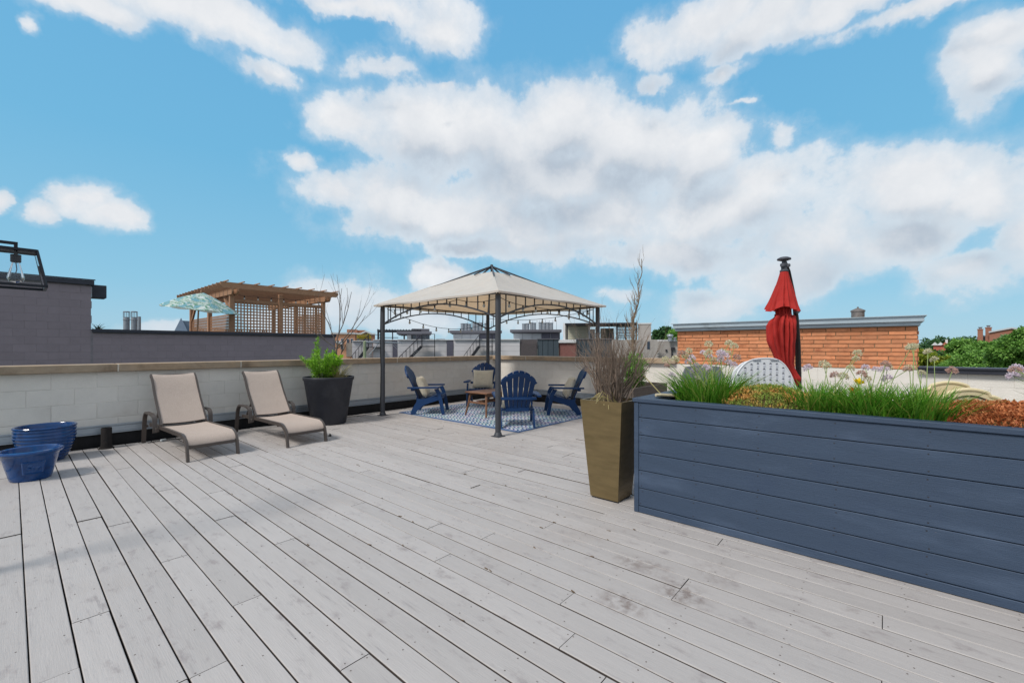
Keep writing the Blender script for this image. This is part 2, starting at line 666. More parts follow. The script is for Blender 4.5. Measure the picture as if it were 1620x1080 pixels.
M_edge = pm('bare_edge_gap_shade', C(74, 66, 62), rough=.9, var=.25, scale=8)  # bare board sides, with the shade of the gaps put into the colour
M_under = pm('dark_membrane', C(40, 38, 40), rough=.85, var=.25, scale=4, worldspace=True)
M_black = pm('black_membrane', C(30, 29, 31), rough=.8, var=.3, scale=5, bump=.3, bscale=20, worldspace=True)
M_ground = pm('city_ground', C(92, 100, 84), rough=.95, var=.3, scale=.05, worldspace=True)
M_block = pm('painted_block', C(218, 213, 206), rough=.85, var=.05, scale=7, objvar=.022, bump=.35, bscale=70, dirt=(C(200, 193, 185), 1.7, .56, .85))
M_mortar = pm('painted_joint', C(210, 205, 198), rough=.9, var=.08, scale=9, worldspace=True)
M_coping = pm('limestone', C(160, 142, 122), rough=.85, var=.16, scale=9, objvar=.06, bump=.4, bscale=60, dirt=(C(112, 96, 80), 3.0, .52, .8), hue=.5)
M_joint = pm('pale_joint', C(196, 188, 176), rough=.9, var=.1)
M_alu = pm('mill_aluminium', C(168, 176, 184), rough=.42, metal=.75, var=.1, scale=3, worldspace=True, dirt=(C(120, 120, 120), 2.5, .55, .8))
M_purple = pm('purple_painted_block', C(138, 127, 134), rough=.8, var=.06, scale=5, objvar=.035, bump=.35, bscale=50)
M_purplej = pm('purple_joint', C(126, 116, 122), rough=.9, var=.1, worldspace=True)
M_darkmetal = pm('dark_coping_metal', C(54, 56, 66), rough=.45, metal=.3, var=.12, scale=3, worldspace=True)

# ------------------------------------------------------------------ ground, building mass
place('ground', MB().add([(-3000, -3000, -10), (3000, -3000, -10), (3000, 3000, -10), (-3000, 3000, -10)], [(0, 1, 2, 3)]).mesh('ground', M_ground), kind='structure')
_mb = MB().box((4.0, 2.5, -5.15), (8.95, 11.0, 9.7))
part('roof_slab', _mb, M_under, kind='structure')

# ------------------------------------------------------------------ deck: boards laid along Y on joists
DECK_X1, DECK_Y1 = 8.13, 7.60
deck = MB()
for k in range(24):
    y = -1.7 + .406 * k
    deck.box((4.0, y, -.085), (8.26, .045, .09))
deck = part('deck', deck, M_under, kind='structure')
rd = random.Random(5)
PITCH = .1338
nails = MB()
nrow = 0
x_edge = .0475
rows = [x_edge + PITCH * k for k in range(-4, 61)]
# boards seen to be broken at these joints: (x of the board, y of the joint)
fixed = {}
for (jx, jy) in ((1.57, 1.05), (2.53, 1.826), (1.24, 3.0), (1.10, 3.75), (.45, 4.2)):
    fixed.setdefault(min(range(len(rows)), key=lambda i: abs(rows[i] + PITCH / 2 - jx)), []).append(jy)
for i, x0 in enumerate(rows):
    xc = x0 + PITCH / 2
    if xc > DECK_X1:
        break
    y = -1.75
    cuts = []
    y += rd.choice([.7, 1.1, 1.9, 2.4])
    while y < DECK_Y1 - .5:
        cuts.append(round(y / .406) * .406 + .01)
        y += rd.choice([2.03, 2.44, 3.25, 3.66, 4.06])
    if i in fixed:
        cuts = [c for c in cuts if all(abs(c - j) > 1.2 for j in fixed[i])] + fixed[i]
        cuts.sort()
    ends = [-1.75] + cuts + [DECK_Y1 + rd.uniform(-.012, .012)]
    gap = rd.choice([.004, .005, .006, .0065, .0075])
    for a, b in zip(ends[:-1], ends[1:]):
        L = b - a - .0035
        w = PITCH - gap - rd.uniform(0, .002)
        z0, z1 = rd.gauss(0, .0016), rd.gauss(0, .0016)
        if rd.random() < .06:
            z0 += .006
        if rd.random() < .06:
            z1 += .006
        m = MB()
        hw, bv, th = w / 2, .0035, .036
        prof = [(-hw, -th), (hw, -th), (hw, -bv), (hw - bv * .35, -bv * .35), (hw - bv, 0), (-hw + bv, 0), (-hw + bv * .35, -bv * .35), (-hw, -bv)]
        skew = rd.uniform(-.0008, .0008)
        vs = [(px + skew, -L / 2, pz + z0) for px, pz in prof] + [(px - skew, L / 2, pz + z1) for px, pz in prof]
        fs = [tuple(range(8)), tuple(range(15, 7, -1))] + [(k, 8 + k, 8 + (k + 1) % 8, (k + 1) % 8) for k in range(8)]
        m.add(vs, [f[::-1] for f in fs])
        pk = part('plank', m, M_deck, deck, loc=(xc, (a + b) / 2, 0))
        pk.data.materials.append(M_edge)
        for fi in (0, 1, 2, 3, 9):
            pk.data.polygons[fi].material_index = 1
        j0 = math.ceil((a + .03 + 1.7) / .406)
        ys = [a + .018, b - .018] + [-1.7 + .406 * k for k in range(j0, 25) if a + .1 < -1.7 + .406 * k < b - .1]
        for yy in ys:
            for sx in (-.036, .036):
                if rd.random() < .86:
                    t = (yy - a) / (b - a)
                    nails.lathe([(.0036, 0), (0.0, .0003)], 6, (xc + sx + rd.gauss(0, .004), yy + rd.gauss(0, .006), z0 * (1 - t) + z1 * t + .0006))
part('nail_heads', nails, pm('rusty_nail', C(92, 82, 78), rough=.8, var=.2), deck, kind='stuff')

# ------------------------------------------------------------------ parapet walls
block_mesh = {}


def block(L, mat, h=.2, th=.05, joint=.003, bev=.003):
    key = (round(L, 3), mat.name, h)
    if key not in block_mesh:
        block_mesh[key] = MB().box((0, 0, 0), (L - joint, th, h - joint), bev=bev).mesh('block', mat)
    return block_mesh[key]


def block_wall(root, origin, ux, length, z0, courses, mat, rb, h=.2, bl=.406, name='block', depth=.05, jit=.0012):
    """courses of blocks from origin along ux (unit vector); face towards the deck"""
    ang = math.atan2(ux[1], ux[0])
    for c in range(courses):
        s = 0.0 if c % 2 == 0 else -bl / 2
        while s < length - .02:
            a, b = max(0, s), min(length, s + bl)
            if b - a > .03:
                mid = (a + b) / 2
                j = rb.gauss(0, jit)
                place(name, block(b - a, mat, h, depth), root,
                      (origin[0] + ux[0] * mid - ux[1] * j, origin[1] + ux[1] * mid + ux[0] * j, z0 + h * (c + .5)), (0, 0, ang))
            s += bl


rb = random.Random(3)
# left wall: plane y = 7.70, x from -0.9 to 8.26
wl = thing('parapet_wall', 'off white painted block parapet with tan stone coping behind the loungers', 'wall', (0, 7.72, 0))
block_wall(wl, (-.90, 0.005), (1, 0), 9.16, -.04, 5, M_block, rb)
part('wall_core', MB().box((3.75, .1015, .40), (9.4, .235, 1.12)), M_mortar, wl)
cx_ = [-.9, .92, 2.35, 3.78, 5.21, 6.64, 8.07]
for a, b in zip(cx_[:-1], cx_[1:]):
    part('coping_stone', MB().box(((a + b) / 2, .07, 1.011), (b - a - .016, .34, .098), bev=.006), M_coping, wl)
    part('coping_joint', MB().box((b, .07, 1.009), (.0155, .333, .09)), M_joint, wl)
part('metal_flashing', MB().box((3.68, -.032, .208), (9.1, .022, .075), bev=.004).box((3.68, -.043, .165), (9.1, .04, .012)).box((3.68, -.038, .262), (9.1, .012, .022), bev=.003), M_alu, wl)
part('membrane_upstand', MB().box((3.68, -.028, .05), (9.1, .016, .222)), M_black, wl)

# right wall: plane x = 8.25, y from 7.7 down to -3
wr = thing('parapet_wall', 'off white painted block parapet running behind the gazebo to the brick box', 'wall', (8.27, 0, 0))
block_wall(wr, (0.005, 7.70), (0, -1), 11.0, -.04, 5, M_block, rb)
part('wall_core', MB().box((.1015, 2.20, .40), (.235, 11.2, 1.12)), M_mortar, wr)
cy_ = [7.55, 6.62, 5.2, 3.8, 2.99]
for a, b in zip(cy_[:-1], cy_[1:]):
    part('coping_stone', MB().box((.07, (a + b) / 2, 1.013), (.34, abs(b - a) - .016, .098), bev=.006), M_coping, wr)
    if b > 3:
        part('coping_joint', MB().box((.07, b, 1.010), (.333, .0155, .09)), M_joint, wr)
part('corner_coping', MB().box((.06, 7.72, 1.014), (.36, .325, .1), bev=.006), M_coping, wr)
part('metal_flashing', MB().box((-.032, 2.3, .208), (.022, 10.8, .075), bev=.004).box((-.043, 2.3, .165), (.04, 10.8, .012)).box((-.038, 2.3, .262), (.012, 10.8, .022), bev=.003), M_alu, wr)
part('membrane_upstand', MB().box((-.028, 2.3, .05), (.016, 10.8, .222)), M_black, wr)
part('metal_coping', MB().box((.07, -1.72, .995), (.36, 2.76, .03), bev=.006).box((-.075, -1.72, .955), (.03, 2.76, .06), bev=.006), M_darkmetal, wr)

# ------------------------------------------------------------------ brick box on the wall
M_brick = pm('orange_brick', C(202, 136, 98), rough=.8, var=.14, scale=14, objvar=.16, bump=.3, bscale=90, dirt=(C(158, 96, 66), 6.0, .52, .75), hue=.4)
M_bmortar = pm('tan_mortar', C(138, 118, 92), rough=.95, var=.15, scale=20, worldspace=True)
bk = thing('brick_penthouse', 'low orange brick roof box with pale metal fascia behind the red umbrella', 'roof structure', (8.27, 1.3, .965))
BY0, BY1 = -.345, 2.985
yc_ = (BY0 + BY1) / 2 - 1.3
part('mortar_core', MB().box((.999, yc_, .31), (2.0, BY1 - BY0 - .02, .62)), M_bmortar, bk)
BL, BH = .305, .0608
bmesh_cache = {}
for c in range(10):
    s = -(.0 if c % 2 == 0 else BL / 2) - (0.03 if c % 3 == 2 else 0)
    while s < BY1 - BY0 - .02:
        a, b = max(0, s), min(BY1 - BY0, s + BL)
        if b - a > .02:
            key = round(b - a, 3)
            if key not in bmesh_cache:
                bmesh_cache[key] = MB().box((0, 0, 0), (.05, b - a - .009, BH - .009), bev=.0025).mesh('brick', M_brick)
            place('brick', bmesh_cache[key], bk, (.012 + rb.gauss(0, .0012), BY1 - (a + b) / 2 - 1.3, BH * (c + .5)))
        s += BL
    # returns on the two ends
    for ye, sgn in ((BY0, -1), (BY1, 1)):
        pass
side_b = MB()
for c in range(10):
    for k in range(6):
        for ye in (BY0 - 1.3 + .012, BY1 - 1.3 - .012):
            side_b.box((.19 + .305 * k + (.15 if c % 2 else 0), ye, BH * (c + .5)), (.296, .05, BH - .009), bev=.002)
part('end_bricks', side_b, M_brick, bk, kind='stuff')
M_fascia = pm('pale_fascia', C(176, 190, 200), rough=.4, metal=.35, var=.06, scale=2, worldspace=True, dirt=(C(140, 146, 150), 2.0, .58, .8))
lenf = BY1 - BY0 + .10
part('metal_fascia', MB().box((1.0, yc_, .640), (2.14, lenf - .05, .052), bev=.004).box((.98, yc_ - .01, .706), (2.22, lenf, .078), bev=.004)
     .box((.97, yc_ - .01, .748), (2.26, lenf + .05, .01)), M_fascia, bk)
vt = thing('roof_vent', 'small weathered round metal vent standing on the brick roof box', 'vent', (9.35, .35, 1.70))
M_galv = pm('weathered_galvanised', C(128, 120, 116), rough=.6, metal=.5, var=.25, scale=10, dirt=(C(96, 80, 70), 9, .5, .7))
part('vent_pipe', MB().lathe([(.09, 0), (.09, .17), (.1, .175), (.1, .19)], 20), M_galv, vt)
part('vent_cap', MB().lathe([(.1, .19), (.1, .20), (.03, .235), (.012, .24), (.012, .26), (0, .262)], 20), M_galv, vt)

# ------------------------------------------------------------------ gazebo
M_post = pm('charcoal_powder_coat', C(64, 66, 72), rough=.5, var=.10, scale=12, metal=.2, bump=.08, bscale=120)
M_canopy = pm('beige_canopy', C(222, 220, 216), rough=.9, var=.05, scale=4, bump=.25, bscale=220, transl=.42, transl_tint=(1.0, .68, .40), dirt=(C(212, 198, 180), 2.2, .55, .85))
GX0, GX1, GY0, GY1 = 4.565, 7.405, 4.205, 7.15
GZ = 2.06
gz = thing('gazebo', 'charcoal metal gazebo with beige hipped canopy over blue patio chairs', 'gazebo', ((GX0 + GX1) / 2, (GY0 + GY1) / 2, 0))
gcx, gcy = (GX0 + GX1) / 2, (GY0 + GY1) / 2
hx, hy = (GX1 - GX0) / 2, (GY1 - GY0) / 2
for sx in (-1, 1):
    for sy in (-1, 1):
        m = MB()
        m.lathe([(.041, .03), (.041, 2.02), (.036, 2.05)], 16, (sx * hx, sy * hy, 0))
        p = part('post', m, M_post, gz)
        m = MB()
        m.lathe([(.066, .002), (.066, .012), (.056, .03), (.05, .05), (.043, .06)], 18, (sx * hx, sy * hy, 0))
        m.box((sx * hx, sy * hy, .005), (.15, .15, .008), bev=.002)
        part('post_foot', m, M_post, p)


def arch_z(t, z0=1.70, z1=1.985):
    # t in -1..1
    return z0 + (z1 - z0) * (1 - abs(t) ** 2.0)


for (ax, sgn) in (('x', -1), ('x', 1), ('y', -1), ('y', 1)):
    half = hx if ax == 'x' else hy
    def P3(u, z):
        return (u * half, sgn * hy, z) if ax == 'x' else (sgn * hx, u * half, z)
    a_ = .97
    part('rail', MB().bar(P3(-a_, GZ), P3(a_, GZ), .026, .026), M_post, gz)
    part('arch', MB().flat([P3(-a_ + 2 * a_ * i / 24, arch_z((-a_ + 2 * a_ * i / 24))) for i in range(25)], .026, .022), M_post, gz)
    for k in range(12):
        u = -.88 + 1.76 * k / 11
        zt, zb = GZ - .01, arch_z(u) + .008
        if zt - zb > .05:
            part('picket', MB().bar(P3(u, zb), P3(u, zt), .014, .014), M_post, gz)
# roof bars
apex = Vector((0, 0, 2.83))
for sx in (-1, 1):
    for sy in (-1, 1):
        c0 = Vector((sx * hx, sy * hy, 2.065))
        part('hip_bar', MB().bar(c0, apex - Vector((0, 0, .012)), .026, .026), M_post, gz)
for (dx, dy) in ((1, 0), (-1, 0), (0, 1), (0, -1)):
    c0 = Vector((dx * .46, dy * .46, 2.60))
    part('roof_bar', MB().bar(c0, apex - Vector((0, 0, .012)), .022, .022), M_post, gz)
part('apex_hub', MB().lathe([(.02, -.08), (.03, -.07), (.03, .0), (.024, .02), (0, .026)], 12, tuple(apex)), M_post, gz)
# canopy: four sagging panels, open at the top
m = MB()
ex, ey, ez, tx, ty, tz = hx + .12, hy + .12, 2.075,   .30, .31, 2.645
NU, NV = 14, 12
for side in range(4):
    vs = []
    for j in range(NV + 1):
        v = j / NV
        for i in range(NU + 1):
            u = -1 + 2 * i / NU
            wx, wy, zz = ex + (tx - ex) * v, ey + (ty - ey) * v, ez + (tz - ez) * v
            sag = .055 * (1 - u * u) * math.sin(PI * min(1, v * 1.05)) + .018 * (1 - u * u) * (1 - v)
            wr_ = .006 * math.sin(9 * u + 5 * v + side) * math.sin(PI * v)
            z = zz - sag + wr_ + (.012 * math.sin(7 * u + side * 2) if v < .01 else 0) * .6
            if side == 0:
                vs.append((u * wx, -wy, z))
            elif side == 1:
                vs.append((wx, u * wy, z))
            elif side == 2:
                vs.append((-u * wx, wy, z))
            else:
                vs.append((-wx, -u * wy, z))
    # small hanging hem
    hem = []
    for i in range(NU + 1):
        p = vs[i]
        q = Vector((p[0], p[1], 0)).normalized() * .004
        hem.append((p[0] - q.x, p[1] - q.y, p[2] - .028))
    base = len(vs)
    vs += hem
    fs = [(j * (NU + 1) + i, j * (NU + 1) + i + 1, (j + 1) * (NU + 1) + i + 1, (j + 1) * (NU + 1) + i) for j in range(NV) for i in range(NU)]
    fs += [(base + i, base + i + 1, i + 1, i) for i in range(NU)]
    m.add(vs, fs, True)
part('canopy', m, M_canopy, gz)

# string lights slung under the gazebo rails
M_cable = pm('black_cable', C(30, 30, 32), rough=.6, var=.1)
M_bulbglass = pm('clear_bulb', C(205, 205, 200), rough=.1, var=.05, spec=.6, transl=.4)


def string_light(label, pts, n, drop=.055):
    t = thing('string_light', label, 'string lights', pts[0], 0, 'string lights hung under the gazebo canopy')
    o = Vector(pts[0])
    P_ = [Vector(p) - o for p in pts]
    part('cable', MB().tube(P_, .005, 5), M_cable, t)
    sock = MB().lathe([(.004, 0), (.012, -.006), (.012, -.036), (.0, -.037)], 8).mesh('socket', M_cable)
    bulb = MB().lathe([(.0, -.036), (.011, -.038), (.020, -.056), (.021, -.070), (.013, -.086), (0, -.091)], 10).mesh('bulb', M_bulbglass)
    # even spacing
    cum = [0]
    for a, b in zip(P_[:-1], P_[1:]):
        cum.append(cum[-1] + (b - a).length)
    for k in range(n):
        s = cum[-1] * (k + .6) / (n + .2)
        i = max(j for j in range(len(cum) - 1) if cum[j] <= s)
        p = P_[i].lerp(P_[i + 1], (s - cum[i]) / max(1e-6, cum[i + 1] - cum[i]))
        k_ = place('bulb_socket', sock, t, p)
        place('bulb', bulb, k_)
    return t


def droop(a, b, sag, n=14):
    a, b = Vector(a), Vector(b)
    return [a.lerp(b, i / n) - Vector((0, 0, sag * 4 * (i / n) * (1 - i / n))) for i in range(n + 1)]


string_light('string light drooping low across the back left side of the gazebo', droop((GX0 + .05, GY1 - .06, 2.0), (GX1 - .06, GY1 - .06, 1.84), .24), 8)
string_light('string light wound along the front left rail of the gazebo', droop((GX0 + .04, GY1 - .1, 1.98), (GX0 + .04, GY0 + .9, 2.03), .05) + droop((GX0 + .04, GY0 + .9, 2.03), (GX0 + .05, GY0 + .1, 1.98), .04)[1:], 7)
string_light('string light wound along the front right rail of the gazebo', droop((GX0 + .1, GY0 + .04, 2.0), (GX0 + .8, GY0 + .04, 1.93), .03) + droop((GX0 + .8, GY0 + .04, 1.93), (GX1 - .1, GY0 + .04, 2.0), .05)[1:], 8)
string_light('string light along the back right rail of the gazebo', droop((GX1 - .04, GY0 + .1, 2.0), (GX1 - .04, GY1 - .1, 1.95), .10), 8)
# loose cable running down the left post
part_ = MB().tube([(GX0 - .045, GY1, 2.0), (GX0 - .05, GY1 + .01, 1.3), (GX0 - .047, GY1 - .01, .9), (GX0 - .05, GY1, .4), (GX0 - .046, GY1 + .02, .05), (GX0 - .35, GY1 + .22, .012), (GX0 - .75, GY1 + .30, .012)], .006, 6)
tag(part('power_cable', part_, M_cable), 'thin black cable running down the left gazebo post to the wall', 'cable')

# ------------------------------------------------------------------ rug
M_rug = bpy.data.materials.new('woven_rug')
M_rug.use_nodes = True
T = NT(M_rug.node_tree)
tcn = T.new('ShaderNodeTexCoord')
co = tcn.outputs['Object']
sp = T.new('ShaderNodeSeparateXYZ')
T.l.new(co, sp.inputs[0])
# zigzag twill in off white and navy over patches of teal and lilac
zx = T.math('ADD', T.math('PINGPONG', sp.outputs[0], .075), T.math('MULTIPLY', T.math('GREATER_THAN', T.math('FRACT', T.math('MULTIPLY', sp.outputs[0], 1 / .30)), .5), .055))
st_ = T.math('FRACT', T.math('MULTIPLY', T.math('ADD', sp.outputs[1], T.math('MULTIPLY', zx, 1.0)), 1 / .085))
white = T.math('MULTIPLY', T.math('LESS_THAN', st_, .46), T.math('GREATER_THAN', T.math('FRACT', T.math('MULTIPLY', T.math('ADD', sp.outputs[0], T.math('MULTIPLY', sp.outputs[1], .6)), 1 / .11)), .30))
navy = T.math('GREATER_THAN', st_, .74)
cell = T.new('ShaderNodeTexVoronoi', distance='CHEBYCHEV')
cell.inputs['Scale'].default_value = 9.5
cell.inputs['Randomness'].default_value = .55
T.l.new(co, cell.inputs['Vector'])
rp = T.new('ShaderNodeValToRGB')
rp.color_ramp.interpolation = 'CONSTANT'
T.l.new(T.new('ShaderNodeSeparateColor').outputs[0], rp.inputs[0])
sc_ = [n for n in T.n if n.bl_idname == 'ShaderNodeSeparateColor'][0]
T.l.new(cell.outputs['Color'], sc_.inputs[0])
ee = rp.color_ramp.elements
ee[0].color = C(96, 150, 160)
ee[1].position = .75
ee[1].color = C(118, 160, 190)
for p_, c_ in ((.25, C(140, 132, 176)), (.5, C(70, 108, 158))):
    q_ = ee.new(p_)
    q_.color = c_
cc = T.mix(white, rp.outputs[0], C(212, 214, 212))
cc = T.mix(navy, cc, C(46, 62, 104))
bx = T.math('GREATER_THAN', T.math('ABSOLUTE', sp.outputs[0]), 1.155)
by = T.math('GREATER_THAN', T.math('ABSOLUTE', sp.outputs[1]), 1.48)
cc = T.mix(T.math('MAXIMUM', bx, by), cc, C(72, 100, 142))
T.l.new(cc, T.n['Principled BSDF'].inputs['Base Color'])
T.n['Principled BSDF'].inputs['Roughness'].default_value = .95
m = MB()
NX, NY = 24, 30
RX, RY = 1.2, 1.525
vs = []
for j in range(NY + 1):
    for i in range(NX + 1):
        x, y = -RX + 2 * RX * i / NX, -RY + 2 * RY * j / NY
        vs.append((x, y, .010 + .0035 * (math.sin(3.1 * x + 2 * y) + math.sin(5.3 * y - x)) + .002))
n0 = len(vs)
fs = [(j * (NX + 1) + i, j * (NX + 1) + i + 1, (j + 1) * (NX + 1) + i + 1, (j + 1) * (NX + 1) + i) for j in range(NY) for i in range(NX)]
ring = [i for i in range(NX + 1)] + [(j) * (NX + 1) + NX for j in range(1, NY + 1)] + [NY * (NX + 1) + i for i in range(NX - 1, -1, -1)] + [j * (NX + 1) for j in range(NY - 1, 0, -1)]
low = []
for r_ in ring:
    low.append(len(vs))
    p = vs[r_]
    vs.append((p[0], p[1], .0025))
for k in range(len(ring)):
    k2 = (k + 1) % len(ring)
    fs.append((ring[k], low[k], low[k2], ring[k2]))
m.add(vs, fs, True)
rug = part('rug', m, M_rug, loc=(6.16, 5.675, 0))
tag(rug, 'blue, teal and white patterned rug lying under the gazebo', 'rug')
RZ = .016

# ------------------------------------------------------------------ adirondack chairs
M_navy = pm('navy_resin', C(16, 52, 96), rough=.5, var=.06, scale=5, spec=.32, objvar=.04, bump=.06, bscale=90, dirt=(C(36, 66, 108), 4, .6, .9))
M_pillow = pm('linen_pillow', C(204, 196, 178), rough=.95, var=.06, scale=12, bump=.35, bscale=260, dirt=(C(176, 166, 146), 9, .55, .8))


def back_pt(u, t, off=0.0):
    """point on the leaning back: u across -1..1, t up 0..1"""
    hw = .185 + (.275 - .185) * min(1, t / .74)
    y = -.19 - .27 * (t ** 1.15) + .018 * u * u
    z = .265 + .645 * t
    n = Vector((0, -.92, -.39)).normalized()
    return Vector((u * hw, y, z)) + n * off


def make_chair(label, grp_):
    t = thing('adirondack_chair', label, 'chair', (0, 0, 0), 0, grp_)
    ns = 6
    for i in range(ns):
        u0, u1 = -1 + 2 * i / ns + .020, -1 + 2 * (i + 1) / ns - .020
        m = MB()
        rowsv = []
        def ttop(u):
            return .765 + .235 * (1 - abs(u) ** 1.9)
        K = 8
        for j in range(K + 1):
            row = []
            for q in range(4):
                u = u0 + (u1 - u0) * q / 3
                tt = (ttop(u) - .006 * (1 if q in (0, 3) else 0)) * j / K
                row.append((u, tt))
            rowsv.append(row)
        vs = [back_pt(u, tt, 0) for r_ in rowsv for u, tt in r_] + [back_pt(u, tt, .022) for r_ in rowsv for u, tt in r_]
        N = (K + 1) * 4
        fs = []
        for j in range(K):
            for q in range(3):
                a = j * 4 + q
                fs.append((a + 1, a, a + 4, a + 5))
                fs.append((N + a, N + a + 1, N + a + 5, N + a + 4))
            fs.append((j * 4, N + j * 4, N + j * 4 + 4, j * 4 + 4))
            fs.append((N + j * 4 + 3, j * 4 + 3, j * 4 + 7, N + j * 4 + 7))
        for q in range(3):
            fs.append((q, q + 1, N + q + 1, N + q))
            a = K * 4 + q
            fs.append((a + 1, a, N + a, N + a + 1))
        m.add(vs, fs)
        part('back_slat', m, M_navy, t)
    # arched rail behind the slats, cross rail at arm height, lower rail
    part('back_rail', MB().flat([back_pt(u, .68 + .235 * (1 - abs(u) ** 1.9), .030) for u in [-1 + 2 * k / 14 for k in range(15)]], .02, .065, side=(0, -1, -.4)), M_navy, t)
    part('back_rail', MB().bar(back_pt(-1.32, .33, .045), back_pt(1.32, .33, .045), .06, .045, bev=.006), M_navy, t)
    part('back_rail', MB().bar(back_pt(-1.0, .04, .034), back_pt(1.0, .04, .034), .03, .06, bev=.006), M_navy, t)
    # seat slats from the back foot up to the rounded front
    prof = [(-.17, .262), (-.06, .275), (.03, .297), (.115, .325), (.19, .352), (.245, .352)]
    for (a, b) in zip(prof[:-1], prof[1:]):
        dy, dz = b[0] - a[0], b[1] - a[1]
        L = math.hypot(dy, dz)
        ang = math.atan2(dz, dy)
        part('seat_slat', MB().box((0, (a[0] + b[0]) / 2, (a[1] + b[1]) / 2), (.50, L - .010, .022), Matrix.Rotation(ang, 3, 'X'), bev=.005), M_navy, t)
    part('seat_front', MB().box((0, .262, .315), (.50, .024, .085), Matrix.Rotation(-.25, 3, 'X'), bev=.006), M_navy, t)
    for s in (-1, 1):
        # rear leg: side rail sweeping down and back to the foot
        poly = [(.24, .335), (.22, .265), (.06, .215), (-.10, .155), (-.19, .06), (-.235, 0), (-.315, 0), (-.29, .09), (-.21, .22), (-.19, .285), (-.05, .285), (.10, .335)]
        M4 = Matrix(((0, 1, 0, s * .262), (1, 0, 0, 0), (0, 0, 1, 0), (0, 0, 0, 1)))
        part('leg', MB().prism(poly, .028, M4), M_navy, t)
        # front leg: tapering, leaning forward, carrying the arm
        poly = [(.335, 0), (.275, 0), (.235, .20), (.20, .36), (.135, .47), (.215, .485), (.255, .40), (.30, .22)]
        M4 = Matrix(((0, 1, 0, s * .292), (1, 0, 0, 0), (0, 0, 1, 0), (0, 0, 0, 1)))
        part('leg', MB().prism(poly, .030, M4), M_navy, t)
        # arm
        ol = [(-.36, .03), (-.33, .045), (-.05, .055), (.15, .062), (.22, .055), (.245, .02), (.245, -.03), (.21, -.055), (.02, -.045), (-.36, -.02)]
        vs = [(s * (.325 + w), y, .495 - .012 * (.25 - y)) for y, w in ol]
        n = len(ol)
        vs2 = [(x, y, z + .026) for x, y, z in vs]
        fs = [tuple(range(n)), tuple(range(2 * n - 1, n - 1, -1))] + [(i, n + i, n + (i + 1) % n, (i + 1) % n) for i in range(n)]
        m = MB().add(vs + vs2, fs if s > 0 else [f[::-1] for f in fs])
        part('arm', m, M_navy, t)
    return t


GC = 'navy resin chairs set round the rug'


def heading(fx, fy):
    return math.atan2(-fx, fy)


ch = make_chair('navy resin adirondack chair in side view left of the rug, facing right', GC)
ch.location, ch.rotation_euler = (5.345, 6.735, RZ), (0, 0, heading(.66, -.75))
CH_POS = [((5.345, 6.735), (.66, -.75)),
          ((5.385, 4.565), (.69, .725)),
          ((6.80, 6.74), (-.80, -.62)),
          ((6.955, 4.715), (-.66, .75))]
CH_LAB = [None, 'navy resin adirondack chair seen from behind, right of the front gazebo post',
          'navy resin adirondack chair facing the camera behind the wooden table',
          'navy resin adirondack chair in side view right of the rug, facing left']
for (p, f_), lb in list(zip(CH_POS, CH_LAB))[1:]:
    copy_thing(ch, (p[0], p[1], RZ), heading(*f_), lb, GC)


def pillow_mesh(w=.43, h=.43, th=.15, seed=0):
    r = random.Random(seed)
    m = MB()
    N = 14
    for side in (1, -1):
        vs = []
        for j in range(N + 1):
            for i in range(N + 1):
                u, v = -1 + 2 * i / N, -1 + 2 * j / N
                pinch = 1 - .07 * (1 - u * u) * abs(v) ** 3 - 0
                pv_ = 1 - .07 * (1 - v * v) * abs(u) ** 3
                z = side * th / 2 * (max(0, (1 - u ** 4)) * max(0, (1 - v ** 4))) ** .55
                z += .006 * math.sin(7 * u + seed) * math.sin(6 * v + seed * 2) * (1 - u * u) * (1 - v * v)
                vs.append((u * w / 2 * pv_, z, v * h / 2 * pinch))
        fs = [(j * (N + 1) + i, j * (N + 1) + i + 1, (j + 1) * (N + 1) + i + 1, (j + 1) * (N + 1) + i) for j in range(N) for i in range(N)]
        m.add(vs, fs if side < 0 else [f[::-1] for f in fs], True)
    return m


PLAB = ['cream linen cushion on the left blue chair, seen edge on', 'cream linen cushion on the seat of the chair seen from behind',
        'square cream linen cushion propped upright on the chair behind the table', 'cream linen cushion on the right blue chair by the planter, seen edge on']
for k, ((p, f_), lb) in enumerate(zip(CH_POS, PLAB)):
    fwd = Vector((f_[0], f_[1], 0)).normalized()
    zc = (.50, .44, .55, .50)[k]
    off = (-.125, -.10, -.15, -.125)[k]
    w_ = (.44, .50, .46, .44)[k]
    pos = Vector((p[0], p[1], RZ)) + fwd * off + Vector((0, 0, zc))
    o = place('cushion', pillow_mesh(w_, .43, .14, k + 1).mesh('cushion', M_pillow), None, pos, Euler((math.radians((24, 26, 21, 24)[k]), 0, heading(*f_))))
    tag(o, lb, 'cushion', 'cream cushions on the blue chairs')

